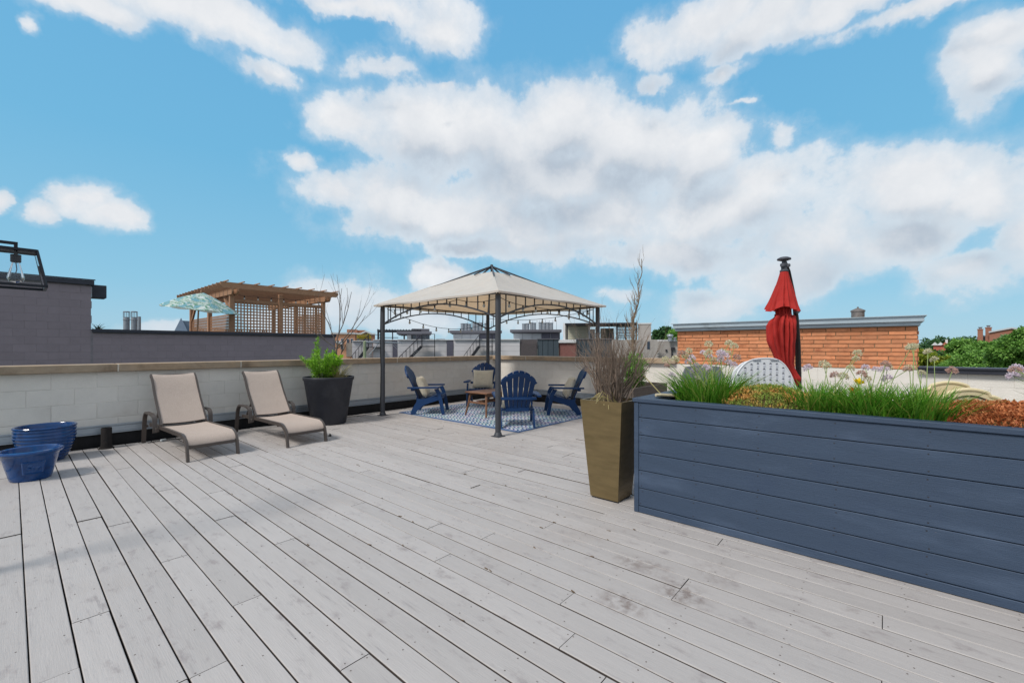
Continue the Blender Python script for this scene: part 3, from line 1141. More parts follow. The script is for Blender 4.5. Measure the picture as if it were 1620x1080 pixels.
# ------------------------------------------------------------------ coffee table
M_teak = pm('brown_wood', C(112, 80, 60), rough=.55, var=.25, scale=5, stretch=(2, 2, 2), objvar=.16, bump=.15, bscale=40, hue=.6)
tb = thing('coffee_table', 'low slatted brown wooden coffee table with splayed legs on the rug', 'table', (6.06, 5.68, RZ))
TX, TY = .50, .28
for k in range(7):
    part('slat', MB().box((-TX + .05 + (2 * TX - .1) * (k + .5) / 7, 0, .425), ((2 * TX - .1) / 7 - .006, 2 * TY - .1, .018), bev=.003), M_teak, tb)
for s in (-1, 1):
    part('top_frame', MB().box((0, s * (TY - .024), .425), (2 * TX, .05, .024), bev=.004), M_teak, tb)
    part('top_frame', MB().box((s * (TX - .024), 0, .4245), (.05, 2 * TY - .096, .024), bev=.004), M_teak, tb)
    for s2 in (-1, 1):
        m = MB().tube([(s * (TX + .0), s2 * (TY - .01), 0), (s * (TX - .05), s2 * (TY - .055), .25), (s * (TX - .07), s2 * (TY - .075), .414)], [.016, .021, .023], 8)
        part('leg', m, M_teak, tb)
    part('apron', MB().box((0, s * (TY - .07), .385), (2 * TX - .16, .018, .05), bev=.003), M_teak, tb)
    part('stretcher', MB().bar((s * (TX - .05), -TY + .05, .24), (s * (TX - .05), TY - .05, .24), .02, .035, bev=.003), M_teak, tb)
part('stretcher', MB().bar((-TX + .05, 0, .24), (TX - .05, 0, .24), .02, .035, bev=.003), M_teak, tb)
part('shelf', MB().box((0, 0, .265), (2 * TX - .18, .16, .012), bev=.003), M_teak, tb)

# ------------------------------------------------------------------ sun loungers
M_sling = pm('taupe_sling', C(182, 167, 156), rough=.85, var=.05, scale=8, bump=.0, objvar=.02)
T = NT(M_sling.node_tree)
b_ = T.n['Principled BSDF']
src = b_.inputs['Base Color'].links[0].from_socket
tcn = T.new('ShaderNodeTexCoord')
chk = T.new('ShaderNodeTexWave', wave_type='BANDS', bands_direction='X')
chk.inputs['Scale'].default_value = 32
chk.inputs['Distortion'].default_value = 1.5
chk.inputs['Detail'].default_value = 3
T.l.new(tcn.outputs['Object'], chk.inputs['Vector'])
n_ = T.noise(T.vec('MULTIPLY', tcn.outputs['Object'], (1, 1, 1)), 160, 2, .6)
cc = T.mix(T.math('MULTIPLY', chk.outputs['Fac'], .45), src, C(132, 112, 104))
cc = T.mix(T.remap(n_, .45, .7, 0, .35), cc, C(212, 198, 188))
T.l.new(cc, b_.inputs['Base Color'])
M_bronze = pm('bronze_frame', C(84, 76, 72), rough=.42, metal=.35, var=.08, scale=8, spec=.5)


def sheet(path, w, th=.006, sag=.012, n=8):
    """sling stretched between two side rails: path = (y, z) points"""
    m = MB()
    vs = []
    K = len(path)
    for off in (0, -th):
        for (y, z) in path:
            for i in range(n + 1):
                u = -1 + 2 * i / n
                vs.append((u * w / 2, y, z + off - sag * (1 - u * u)))
    N = K * (n + 1)
    fs = []
    for j in range(K - 1):
        for i in range(n):
            a = j * (n + 1) + i
            fs.append((a, a + 1, a + n + 2, a + n + 1))
            fs.append((N + a + 1, N + a, N + a + n + 1, N + a + n + 2))
        a = j * (n + 1)
        fs.append((a, a + n + 1, N + a + n + 1, N + a))
        a += n
        fs.append((a, N + a, N + a + n + 1, a + n + 1))
    for i in range(n):
        fs.append((i + 1, i, N + i, N + i + 1))
        a = (K - 1) * (n + 1) + i
        fs.append((a, a + 1, N + a + 1, N + a))
    m.add(vs, fs, True)
    return m


def bend(pts, n=4):
    """round the corners of a polyline a little"""
    P_ = [Vector(p) for p in pts]
    out = [P_[0]]
    for i in range(1, len(P_) - 1):
        a, b, c = P_[i - 1], P_[i], P_[i + 1]
        r1 = min((a - b).length, (c - b).length) * .45
        p, q = b + (a - b).normalized() * r1, b + (c - b).normalized() * r1
        for k in range(n + 1):
            t = k / n
            out.append(p * (1 - t) ** 2 + b * 2 * t * (1 - t) + q * t * t)
    out.append(P_[-1])
    return out


def make_lounger(label, g):
    t = thing('sun_lounger', label, 'sun lounger', (0, 0, 0), 0, g)
    w = .25
    side = [(0, .0), (.035, .20), (.13, .268), (.5, .268), (1.08, .262)]
    for s in (-1, 1):
        x = s * w
        part('side_rail', MB().flat(bend([(x, .0, 0), (x, .04, .20), (x, .16, .272), (x, .6, .268), (x, 1.14, .262), (x, 1.56, .25)]), .026, .042, side=(1, 0, 0)), M_bronze, t)
        xa = s * (w + .052)
        part('arm', MB().flat(bend([(xa, 1.66, 0), (xa, 1.60, .34), (xa + s * .005, 1.50, .425), (xa + s * .01, 1.22, .425), (xa, 1.12, .40), (xa, 1.10, .20)], 5), .046, .022, side=(1, 0, 0)), M_bronze, t)
        part('arm_bracket', MB().bar((s * (w + .012), 1.105, .235), (s * (w + .05), 1.105, .235), .05, .05, bev=.004).bar((s * (w + .012), 1.615, .225), (s * (w + .05), 1.615, .225), .03, .03), M_bronze, t)
        part('back_rail', MB().flat(bend([(s * .243, 1.07, .285), (s * .243, 1.36, .62), (s * .243, 1.50, .84), (s * .243, 1.58, .905)]), .022, .034, side=(1, 0, 0)), M_bronze, t)
        part('back_prop', MB().bar((s * .21, 1.30, .50), (s * .21, 1.52, .25), .018, .018), M_bronze, t)
    part('crossbar', MB().bar((-.24, .035, .155), (.24, .035, .155), .022, .036, bev=.003), M_bronze, t)
    part('crossbar', MB().bar((-.245, 1.62, .22), (.245, 1.62, .22), .03, .02), M_bronze, t)
    part('crossbar', MB().bar((-.24, .62, .235), (.24, .62, .235), .03, .02), M_bronze, t)
    part('crossbar', MB().bar((-.24, 1.10, .262), (.24, 1.10, .262), .022, .028), M_bronze, t)
    part('crossbar', MB().tube([(-.243, 1.575, .9), (.243, 1.575, .9)], .011, 8), M_bronze, t)
    part('seat_sling', sheet([(.035, .185), (.055, .225), (.09, .255), (.16, .280), (.3, .281), (.6, .278), (.85, .276), (1.06, .276)], .475), M_sling, t)
    part('back_sling', sheet([(1.085, .315), (1.2, .45), (1.3, .567), (1.42, .73), (1.51, .868), (1.555, .91), (1.575, .916), (1.588, .905)], .465), M_sling, t)
    return t


GL = 'taupe sling sun loungers by the left wall'
lg = make_lounger('taupe sling sun lounger nearest the blue pots, bronze metal frame', GL)
lg.location = (1.535, 5.885, 0)
lg.rotation_euler = (0, 0, math.radians(2.5))
copy_thing(lg, (2.552, 5.76, 0), math.radians(1.0), 'taupe sling sun lounger beside the big dark round planter', GL)
# plug and lead under the first lounger
pl = thing('power_strip', 'small clear plug and dark lead on the deck under the left lounger', 'cable', (1.35, 7.42, 0))
part('plug', MB().box((0, 0, .02), (.075, .03, .03), .5, bev=.008), pm('clear_plastic', C(190, 196, 200), rough=.3, var=.05), pl)
part('lead', MB().tube([(.03, .01, .02), (.10, .03, .012), (.2, -.02, .010), (.3, .04, .01), (.42, .02, .01)], .007, 6).tube([(-.03, -.01, .02), (-.1, .02, .01), (-.16, .0, .01)], .006, 6), M_cable, pl)
tag(part('air_plug', MB().lathe([(.02, 0), (.024, .012), (.012, .02), (.008, .035), (0, .037)], 10), M_cable, loc=(3.0, 6.05, 0)), 'tiny black rubber cap on the deck right of the second lounger', 'cap')

# ------------------------------------------------------------------ blue glazed pots
M_glaze = pm('cobalt_glaze', C(0, 60, 116), rough=.12, var=.25, scale=7, spec=.45, coat=.2, dirt=(C(2, 24, 70), 5, .5, .75))
bp = thing('ribbed_pot', 'large ribbed cobalt glazed pot behind the smaller blue pot', 'plant pot', (.255, 7.20, 0))
K_ = .80
prof = [(.0, .0), (.185, .0), (.2, .02)]
nr = 9
for k in range(nr * 8 + 1):
    t = k / (nr * 8)
    z = .03 + .425 * t
    R_ = .205 + .105 * min(1, t * 1.35) ** .75 + .006 * math.sin(PI * t)
    prof.append((R_ + .0085 * abs(math.sin(PI * t * nr)) - .004, z))
prof += [(.318, .462), (.322, .474), (.314, .484), (.296, .482), (.286, .470), (.278, .40), (.24, .2), (.2, .06), (0, .055)]
part('pot_body', MB().lathe([(r0 * K_, z0 * K_ * 1.02) for r0, z0 in prof], 64), M_glaze, bp)
sp_ = thing('emblem_pot', 'smaller cobalt glazed pot with a square raised emblem, on the deck', 'plant pot', (.125, 6.30, 0))
prof = [(0, 0), (.135, 0), (.142, .008), (.150, .04), (.196, .235), (.205, .252), (.222, .262), (.228, .276), (.222, .290), (.205, .294), (.192, .286), (.185, .26), (.14, .05), (.13, .035), (0, .03)]
body = part('pot_body', MB().lathe(prof, 64), M_glaze, sp_)
# raised emblem: frame and rosette pressed into the glaze, facing the camera
m = MB()
NU, NV = 44, 40
ang0 = math.atan2(-6.30, -.125) + .10


def relief(u, v):
    a = max(abs(u), abs(v))
    h = 0
    h += .011 * math.exp(-((a - .86) / .08) ** 2)
    h += .0035 * math.exp(-((a - .68) / .05) ** 2)
    r_ = math.hypot(u, v)
    th_ = math.atan2(v, u)
    if r_ < .62:
        h += .003 + .010 * math.exp(-(r_ / .13) ** 2) + .010 * max(0, math.cos(2.5 * th_ + .6)) ** 1.2 * math.exp(-((r_ - .34) / .17) ** 2) + .003 * max(0, math.cos(7 * th_)) * math.exp(-((r_ - .52) / .08) ** 2)
    return h


vs = []
for j in range(NV + 1):
    v = -1 + 2 * j / NV
    z = .135 + .062 * v
    Rr = .150 + (.196 - .150) * (z - .04) / .195
    for i in range(NU + 1):
        u = -1 + 2 * i / NU
        aa = ang0 + u * .075 / .17
        R2 = Rr + .0012 + relief(u, v)
        vs.append((R2 * math.cos(aa), R2 * math.sin(aa), z))
fs = [(j * (NU + 1) + i, j * (NU + 1) + i + 1, (j + 1) * (NU + 1) + i + 1, (j + 1) * (NU + 1) + i) for j in range(NV) for i in range(NU)]
part('emblem', MB().add(vs, fs, True), M_glaze, sp_)

vp = thing('vent_stub', 'short rough black vent pipe standing on the deck by the left wall', 'vent pipe', (.79, 7.475, 0))
M_stub = pm('tarry_pipe', C(34, 30, 30), rough=.9, var=.3, scale=20, bump=.8, bscale=60)
part('pipe', MB().lathe([(.062, 0), (.06, .02), (.054, .05), (.053, .25), (.05, .262), (.044, .262), (.042, .1), (0, .09)], 20), M_stub, vp)
part('sealant_collar', MB().lathe([(.078, .001), (.073, .012), (.058, .016)], 20), M_stub, vp)

# ------------------------------------------------------------------ round planter by the wall
M_resin = pm('charcoal_resin', C(44, 46, 54), rough=.55, var=.15, scale=6, bump=.1, bscale=40, dirt=(C(62, 64, 70), 3, .5, .85))
M_soil = pm('potting_soil', C(70, 54, 42), rough=.95, var=.4, scale=40, bump=.8, bscale=60)
rp_ = thing('round_planter', 'big tapered charcoal round planter against the left wall', 'planter', (3.51, 7.12, 0))
part('planter_body', MB().lathe([(0, 0), (.265, 0), (.275, .012), (.385, .72), (.40, .735), (.405, .775), (.398, .785), (.375, .785), (.37, .72), (0, .69)], 56), M_resin, rp_)
part('soil', MB().lathe([(0, .735), (.2, .725), (.368, .705)][::-1], 30), M_soil, rp_)
PZ = .72
# feathery bright shrub in it
nr_ = np.random.default_rng(4)


def fern_shrub(name, label, cat, base, stems, mats, leafL, leafW, perstem, seed):
    """bush of leaning stems each feathered with leaflets; stems = list of (dx, dy, h, mat_index)"""
    r = np.random.default_rng(seed)
    rr = random.Random(seed)
    t = thing(name, label, cat, base)
    st = MB()
    acc = {}
    for (ox, oy, dx, dy, h, mi) in stems:
        pts = [Vector((ox + dx * s_ ** 1.4, oy + dy * s_ ** 1.4, h * s_ - .22 * h * (s_ ** 3) * min(1, math.hypot(dx, dy) / .2))) + Vector((rr.gauss(0, .006), rr.gauss(0, .006), 0)) for s_ in np.linspace(0, 1, 8)]
        st.tube(pts, [.005 * (1 - .7 * i / 7) for i in range(8)], 5)
        k = perstem
        s_ = r.uniform(.15, 1, k)
        i0 = np.minimum((s_ * 7).astype(int), 6)
        f_ = s_ * 7 - i0
        A = np.array([tuple(p) for p in pts])
        base_p = A[i0] * (1 - f_)[:, None] + A[i0 + 1] * f_[:, None]
        tang = A[i0 + 1] - A[i0]
        tang /= np.linalg.norm(tang, axis=1, keepdims=True)
        rd_ = rnd_dirs(r, k)
        dirs = tang * .5 + rd_ * .85 + np.array([0, 0, .15])
        # side twigs
        dist = r.uniform(0, .075, k) * (1.1 - .75 * s_)
        pos = base_p + dirs / np.linalg.norm(dirs, axis=1, keepdims=True) * dist[:, None]
        acc.setdefault(mi, []).append((pos, dirs + r.normal(size=(k, 3)) * .3))
    part('stems', st, mats['stem'], t)
    for mi, lst in acc.items():
        P_ = np.concatenate([a for a, b in lst])
        D_ = np.concatenate([b for a, b in lst])
        U_ = rnd_dirs(r, len(P_)) * .5 + np.array([0, 0, 1.0])
        L_ = r.uniform(.6, 1.3, len(P_)) * leafL
        place('foliage', leaf_mesh('foliage', mats[mi], P_, D_, U_, L_, L_ / leafL * leafW), t)
    return t


def leafmat(name, cols, rough=.55, transl=.25):
    return pm(name, cols[0], rough=rough, var=.12, scale=9, objvar=0, island_cols=cols, transl=transl, spec=.3)


M_stem = pm('green_stem', C(96, 104, 60), rough=.7, var=.2)
M_fern = leafmat('feathery_green', [C(92, 142, 38), C(126, 180, 50), C(158, 206, 66), C(108, 158, 46)])
M_lime = leafmat('lime_leaf', [C(120, 176, 30), C(150, 206, 44), C(172, 216, 70)], transl=.35)
M_straw = leafmat('dry_grass', [C(168, 152, 104), C(196, 182, 134), C(140, 136, 84)])
rs = random.Random(21)
stems = []
for k in range(26):
    a = rs.uniform(0, 2 * PI)
    q = rs.uniform(.02, .14)
    stems.append((q * math.cos(a) - .06, q * math.sin(a) + .02, .22 * math.cos(a) * rs.uniform(.3, 1.2) - .04, .22 * math.sin(a) * rs.uniform(.3, 1.2), rs.uniform(.32, .62), 0))
stems += [(-.10, .03, -.02, .03, .74, 0), (-.08, .05, -.05, .02, .66, 0), (-.12, 0, -.03, -.02, .52, 0)]
fern_shrub('feathery_shrub', 'bright green feathery shrub growing in the big round planter', 'shrub', (3.44, 7.08, PZ), stems, {'stem': M_stem, 0: M_fern}, .036, .012, 230, 5)
st2 = [(rs.uniform(-.05, .05), rs.uniform(-.05, .05), rs.uniform(-.02, .20), rs.uniform(-.16, .10), rs.uniform(.36, .52), 0) for _ in range(9)]
fern_shrub('lime_leaf_plant', 'lime green leafy plant rising right of the feathery shrub in the round planter', 'plant', (3.49, 7.03, PZ), st2, {'stem': M_stem, 0: M_lime}, .055, .024, 46, 6)
t = thing('dry_grass_tuft', 'dry straw coloured grass tuft at the rim of the round planter', 'plant', (3.63, 7.05, PZ - .01))
m = MB()
blades(m, rs, 240, 0, 0, 0, .13, .12, .15, .34, .006, .9)
part('foliage', m, M_straw, t)
M_bark = pm('grey_bark', C(98, 90, 84), rough=.85, var=.25, scale=30, bump=.4, bscale=80)
# bare sapling in the planter
t = thing('bare_sapling', 'leafless thin sapling with spreading twigs in the round planter', 'sapling', (3.66, 7.14, PZ - .02))
m = MB()
r_ = random.Random(14)
m.tube([(0, 0, 0), (.005, .01, .25), (-.01, 0, .5), (.02, -.01, .7)], [.021, .018, .015, .013], 8)
for (dx, dy, L, zz) in ((.55, -.45, .75, .55), (-.55, .35, .62, .55), (.10, -.05, .95, .68), (.75, -.65, .8, .60), (-.30, .30, .80, .62), (.35, -.30, .35, .35), (.3, .1, .9, .7)):
    branch(m, r_, (0, 0, zz), (dx, dy, .75), L, .010, 2, .5, .25, 6, None, 5, (2, 3), .08, .55)
part('branches', m, M_bark, t)

# ------------------------------------------------------------------ tapered bronze planter
M_bronzeplanter = pm('antique_brass_planter', C(114, 98, 68), rough=.38, metal=.4, var=.18, scale=5, stretch=(1, 1, 5), bump=.06, bscale=30, dirt=(C(98, 86, 56), 3.0, .48, .80, (1, 1, 6)), spec=.4)
tp = thing('tapered_planter', 'tall square tapered brass coloured planter beside the blue planter box', 'planter', (3.375, 1.785, 0))
m = MB()
b0, b1, hh, th = .128, .192, .835, .022
lv = [(b0, .012), (b1, hh)]
vs = []
for (s, z) in lv:
    vs += [(-s, -s, z), (s, -s, z), (s, s, z), (-s, s, z)]
s = b1 - th
vs += [(-s, -s, hh), (s, -s, hh), (s, s, hh), (-s, s, hh)]
s2 = s - .02
vs += [(-s2, -s2, hh - .25), (s2, -s2, hh - .25), (s2, s2, hh - .25), (-s2, s2, hh - .25)]
fs = [(3, 2, 1, 0)]
for i in range(4):
    j = (i + 1) % 4
    fs += [(i, j, 4 + j, 4 + i), (4 + i, 4 + j, 8 + j, 8 + i), (8 + i, 8 + j, 12 + j, 12 + i)]
fs.append((12, 13, 14, 15))
m.add(vs, fs)
part('planter_shell', m, M_bronzeplanter, tp)
part('base', MB().box((0, 0, .006), (.235, .235, .0115)), M_resin, tp)
part('soil', MB().add([(-s, -s, hh - .03), (s, -s, hh - .03), (s, s, hh - .026), (-s, s, hh - .034)], [(0, 1, 2, 3)]), M_soil, tp)
t = thing('bare_bush', 'leafless grey brown bush of upright twigs in the tapered planter', 'bush', (3.375, 1.785, hh - .03))
m = MB()
r_ = random.Random(9)
for k in range(70):
    a = r_.uniform(0, 2 * PI)
    q = r_.uniform(0, .12)
    lean = r_.uniform(.05, .52)
    branch(m, r_, (q * math.cos(a), q * math.sin(a), 0), (math.cos(a) * lean, math.sin(a) * lean, 1), r_.uniform(.34, .56), .0060, 2, .48, .26, 7, None, 4, (2, 4), .13, .55)
M_twig = pm('twig_bark', C(120, 104, 92), rough=.85, var=.25, scale=20)
part('branches', m, M_twig, t)
t = thing('dry_stalks', 'few dry pale stalks hanging over the rim of the tapered planter', 'plant', (3.30, 1.80, hh - .02))
m = MB()
for k in range(14):
    a = r_.uniform(2, 4.6)
    l_ = r_.uniform(.08, .2)
    m.tube([(0, r_.uniform(-.12, .12), 0), (math.cos(a) * l_ * .5, math.sin(a) * l_ * .5, .05 + r_.random() * .05), (math.cos(a) * l_, math.sin(a) * l_ + r_.gauss(0, .02), r_.uniform(-.04, .06))], .0022, 4)
part('stalks', m, M_straw, t)

# ------------------------------------------------------------------ blue planter box
M_bluewood = pm('slate_blue_paint', C(55, 70, 91), rough=.55, var=.06, scale=4, stretch=(5, .8, 5), objvar=.03, bump=.28, bscale=30, bstretch=(8, .6, 8), dirt=(C(52, 67, 90), 3, .5, .85), spec=.35)
_T = NT(M_bluewood.node_tree)
_b = _T.n['Principled BSDF']
_src = _b.inputs['Base Color'].links[0].from_socket
_g = _T.new('ShaderNodeNewGeometry')
_pos = _g.outputs['Position']
_n = _T.noise(_T.vec('MULTIPLY', _pos, (20, 2.0, 46)), 1.0, 5, .7)
_c = _T.mix(_T.remap(_n, .56, .76, 0, .30), _src, C(40, 52, 72))
_n = _T.noise(_T.vec('MULTIPLY', _pos, (3, 1.2, 5)), 1.3, 4, .6)
_c = _T.mix(_T.remap(_n, .5, .75, 0, .35), _c, C(86, 102, 126))
_n = _T.noise(_T.vec('MULTIPLY', _pos, (30, 14, 60)), 1.0, 4, .7)
_c = _T.mix(_T.remap(_n, .735, .76, 0, .9), _c, C(150, 138, 128))
_T.l.new(_c, _b.inputs['Base Color'])
PX0, PX1, PY0, PY1, PH = 3.18, 4.02, -1.45, 1.487, .885
pb = thing('planter_box', 'long slate blue wooden planter box with horizontal boards, full of plants', 'planter box', (PX0, PY1, 0))
LY = PY1 - PY0
zz = [0, .052, .190, .327, .463, .600, .735, .853]
nailm = MB()
for a, b in zip(zz[:-1], zz[1:]):
    jg = rs.gauss(0, .0012)
    part('board', MB().box((.011 + jg, -LY / 2 - .02, (a + b) / 2 + .001), (.022, LY - .04, b - a - .0045), bev=.003), M_bluewood, pb)
    part('board', MB().box((PX1 - PX0 - .011, -LY / 2, (a + b) / 2 + .001), (.022, LY, b - a - .0045), bev=.003), M_bluewood, pb)
    for k in range(6):
        for dz in (.022, b - a - .022):
            if b - a > .1:
                nailm.box((jg - .0002, -.06 - .4 * k + rs.gauss(0, .006), a + dz), (.0012, .007, .007))
    part('end_board', MB().box(((PX1 - PX0) / 2, -.011, (a + b) / 2 + .001), (PX1 - PX0 - .046, .022, b - a - .0045), bev=.003), M_bluewood, pb)
part('corner_trim', MB().box((.009, -.0205, .4265), (.024, .037, .851), bev=.003), M_bluewood, pb)
part('corner_trim', MB().box((PX1 - PX0 - .009, -.0205, .4265), (.024, .037, .851), bev=.003), M_bluewood, pb)
part('screw_heads', nailm, M_resin, pb, kind='stuff')
part('cap_board', MB().box((.03, -LY / 2, .8695), (.084, LY + .016, .031), bev=.004), M_bluewood, pb)
part('cap_board', MB().box((PX1 - PX0 - .03, -LY / 2, .8695), (.084, LY + .016, .031), bev=.004), M_bluewood, pb)
part('cap_board', MB().box(((PX1 - PX0) / 2, -.062, .869), (PX1 - PX0 - .146, .14, .030), bev=.004), M_bluewood, pb)
part('soil', MB().box(((PX1 - PX0) / 2, -LY / 2 - .02, .80), (PX1 - PX0 - .05, LY - .08, .07)), M_soil, pb)
SZ = .835
ip = thing('irrigation_end', 'small cream plastic pipe end and bamboo cane at the corner of the planter box', 'pipe', (3.42, 1.36, .885))
part('pipe', MB().tube([(-.05, .03, .012), (0, 0, .012), (.05, -.10, .010), (.06, -.14, -.01)], .012, 8), pm('cream_plastic', C(206, 194, 166), rough=.5), ip)
part('cane', MB().tube([(.0, .0, .01), (.02, .10, .10), (.03, .17, .16)], .0045, 6), M_straw, ip)

M_chive = leafmat('chive_leaf', [C(62, 112, 28), C(86, 144, 38), C(112, 168, 52), C(72, 126, 32), C(120, 160, 56), C(160, 160, 80)], transl=.35)
M_stalk = pm('flower_stalk', C(124, 140, 78), rough=.6, var=.15)
M_lilac = leafmat('lilac_petal', [C(224, 208, 218), C(234, 224, 230), C(208, 184, 204)], transl=.3)
M_creamf = leafmat('cream_petal', [C(228, 222, 194), C(214, 204, 164), C(234, 228, 210), C(184, 176, 124)], transl=.3)
M_faded = leafmat('faded_petal', [C(204, 172, 160), C(190, 150, 140), C(216, 194, 176)], transl=.3)


def umbel(seed, mat, R=.030):
    r = np.random.default_rng(seed)
    n = 230
    d_ = rnd_dirs(r, n)
    d_[:, 2] = np.abs(d_[:, 2]) * 1.0 - .25
    d_ /= np.linalg.norm(d_, axis=1, keepdims=True)
    P_ = d_ * R * r.uniform(.55, 1.0, n)[:, None]
    return leaf_mesh('flower_head', mat, P_, d_ + rnd_dirs(r, n) * .8, rnd_dirs(r, n), r.uniform(.008, .014, n), r.uniform(.005, .008, n))


HEADS = [umbel(1, M_lilac), umbel(2, M_lilac, .030), umbel(3, M_creamf), umbel(4, M_creamf, .03), umbel(5, M_faded), umbel(6, M_faded, .027)]


def chive_clump(label, x, y, rx, ry, n, h0, h1, flowers, seed, w=.0092):
    r = random.Random(seed)
    t = thing('chive_clump', label, 'plant', (x, y, SZ), 0, 'flowering chive clumps in the blue planter box')
    m = MB()
    blades(m, r, n, 0, 0, 0, rx, ry, h0, h1, w, .75)
    part('leaves', m, M_chive, t)
    ra = random.Random(seed + 1)
    for (fx, fy, fz, hd) in flowers:
        bx_, by_ = ra.uniform(-.5, .5) * rx, ra.uniform(-.5, .5) * ry
        top = Vector((fx - x, fy - y, fz - SZ))
        mid = Vector((bx_ + (top.x - bx_) * .35, by_ + (top.y - by_) * .35, top.z * .55))
        s_ = part('flower_stalk', MB().tube(bend([(bx_, by_, .02), mid, top], 5), .0024, 5), M_stalk, t)
        hm = HEADS[hd]
        place('flower_head', hm, s_, top, (ra.uniform(-.4, .4), ra.uniform(-.4, .4), ra.uniform(0, 6)), scale=(ra.uniform(.72, 1.05),) * 3)
    return t


def at_depth(Z, px, py):
    # world point seen at a bearing and height of the photograph, at forward distance Z
    L = (px - 810) / 684.0 * Z
    p = FWD * Z + RIGHT * L
    return (p.x, p.y, CAM_H - (py - 549) / 684.0 * Z)


def fl(lst, Z):
    return [(*at_depth(Z + rs.uniform(-.12, .18), px, py), h) for px, py, h in lst]


F1 = fl([(1121, 545, 2), (1153, 544, 2), (1161, 548, 3), (1090, 555, 3), (1086, 559, 2), (1078, 560, 4), (1084, 564, 3), (1094, 565, 0), (1096, 568, 1), (1112, 558, 0),
         (1121, 559, 3), (1122, 564, 1), (1142, 557, 2), (1140, 560, 0), (1146, 563, 1), (1152, 559, 3), (1166, 566, 4), (1140, 569, 0), (1130, 570, 3), (1089, 573, 0), (1053, 569, 3), (1068, 569, 2),
         (1102, 578, 1), (1116, 582, 0), (1122, 584, 1), (1099, 587, 0), (1055, 579, 5), (1160, 578, 1), (1152, 574, 0), (1063, 594, 1), (1104, 598, 1)], 3.45)
chive_clump('dense green chive clump with many pale flowers at the left end of the planter box', 3.52, 1.03, .24, .24 , 820, .15, .31, F1, 31)
F2 = fl([(1278, 583, 0), (1303, 577, 2), (1309, 580, 3), (1321, 594, 4), (1334, 596, 3), (1354, 568, 2), (1357, 559, 3)], 3.2)
chive_clump('green chive clump with few tall flowers right of the low golden mound', 3.50, .33, .22, .20, 620, .12, .25, F2, 32)
F3 = fl([(1345, 583, 2), (1369, 582, 0), (1386, 585, 0), (1401, 577, 4), (1404, 582, 3), (1399, 585, 1), (1363, 592, 5), (1372, 600, 3), (1436, 585, 4), (1441, 551, 2), (1404, 599, 1)], 3.05)
chive_clump('green chive clump with pale flower heads behind the yellow flower', 3.48, .06, .22, .19, 640, .12, .25, F3, 33)
F4 = fl([(1439, 584, 2), (1446, 549, 2), (1458, 590, 3), (1468, 557, 2), (1478, 569, 2), (1506, 587, 5), (1442, 550, 3)], 2.95)
chive_clump('green chive clump arching over the right orange mound, tallest white flowers', 3.45, -.16, .20, .16, 500, .12, .26, F4, 34)
F5 = fl([(1608, 584, 0), (1612, 592, 1), (1602, 595, 1), (1606, 586, 4)], 2.75)
chive_clump('chive clump with a large lilac flower head at the right picture edge', 3.62, -.86, .14, .14, 90, .15, .3, F5, 35, w=.010)

# yellow and orange flower
t = thing('canna_flower', 'single bright yellow and orange flower standing among the chives', 'flower', (3.44, .10, SZ))
top = Vector(at_depth(2.95, 1358, 607)) - Vector((3.44, .10, SZ))
part('stem', MB().tube([(0, 0, 0), top * .6 + Vector((0, 0, .02)), top], .005, 6), M_stalk, t)
r = np.random.default_rng(3)


def petals(mat, c, n, L, Wd, up, seed):
    r = np.random.default_rng(seed)
    d_ = rnd_dirs(r, n) + np.array(up)
    return leaf_mesh('petals', mat, np.tile(np.array(c), (n, 1)) + r.normal(size=(n, 3)) * .006, d_, rnd_dirs(r, n), r.uniform(.7, 1.1, n) * L, r.uniform(.7, 1.1, n) * Wd)


place('petals', petals(pm('yellow_petal', C(245, 215, 20), rough=.5, transl=.4), tuple(top), 11, .05, .034, (0, 0, .7), 1), t)
place('petals', petals(pm('orange_petal', C(240, 120, 10), rough=.5, transl=.4), tuple(top + Vector((-.01, .02, -.045))), 11, .042, .024, (0, 0, -.3), 2), t)

# low stonecrop mounds


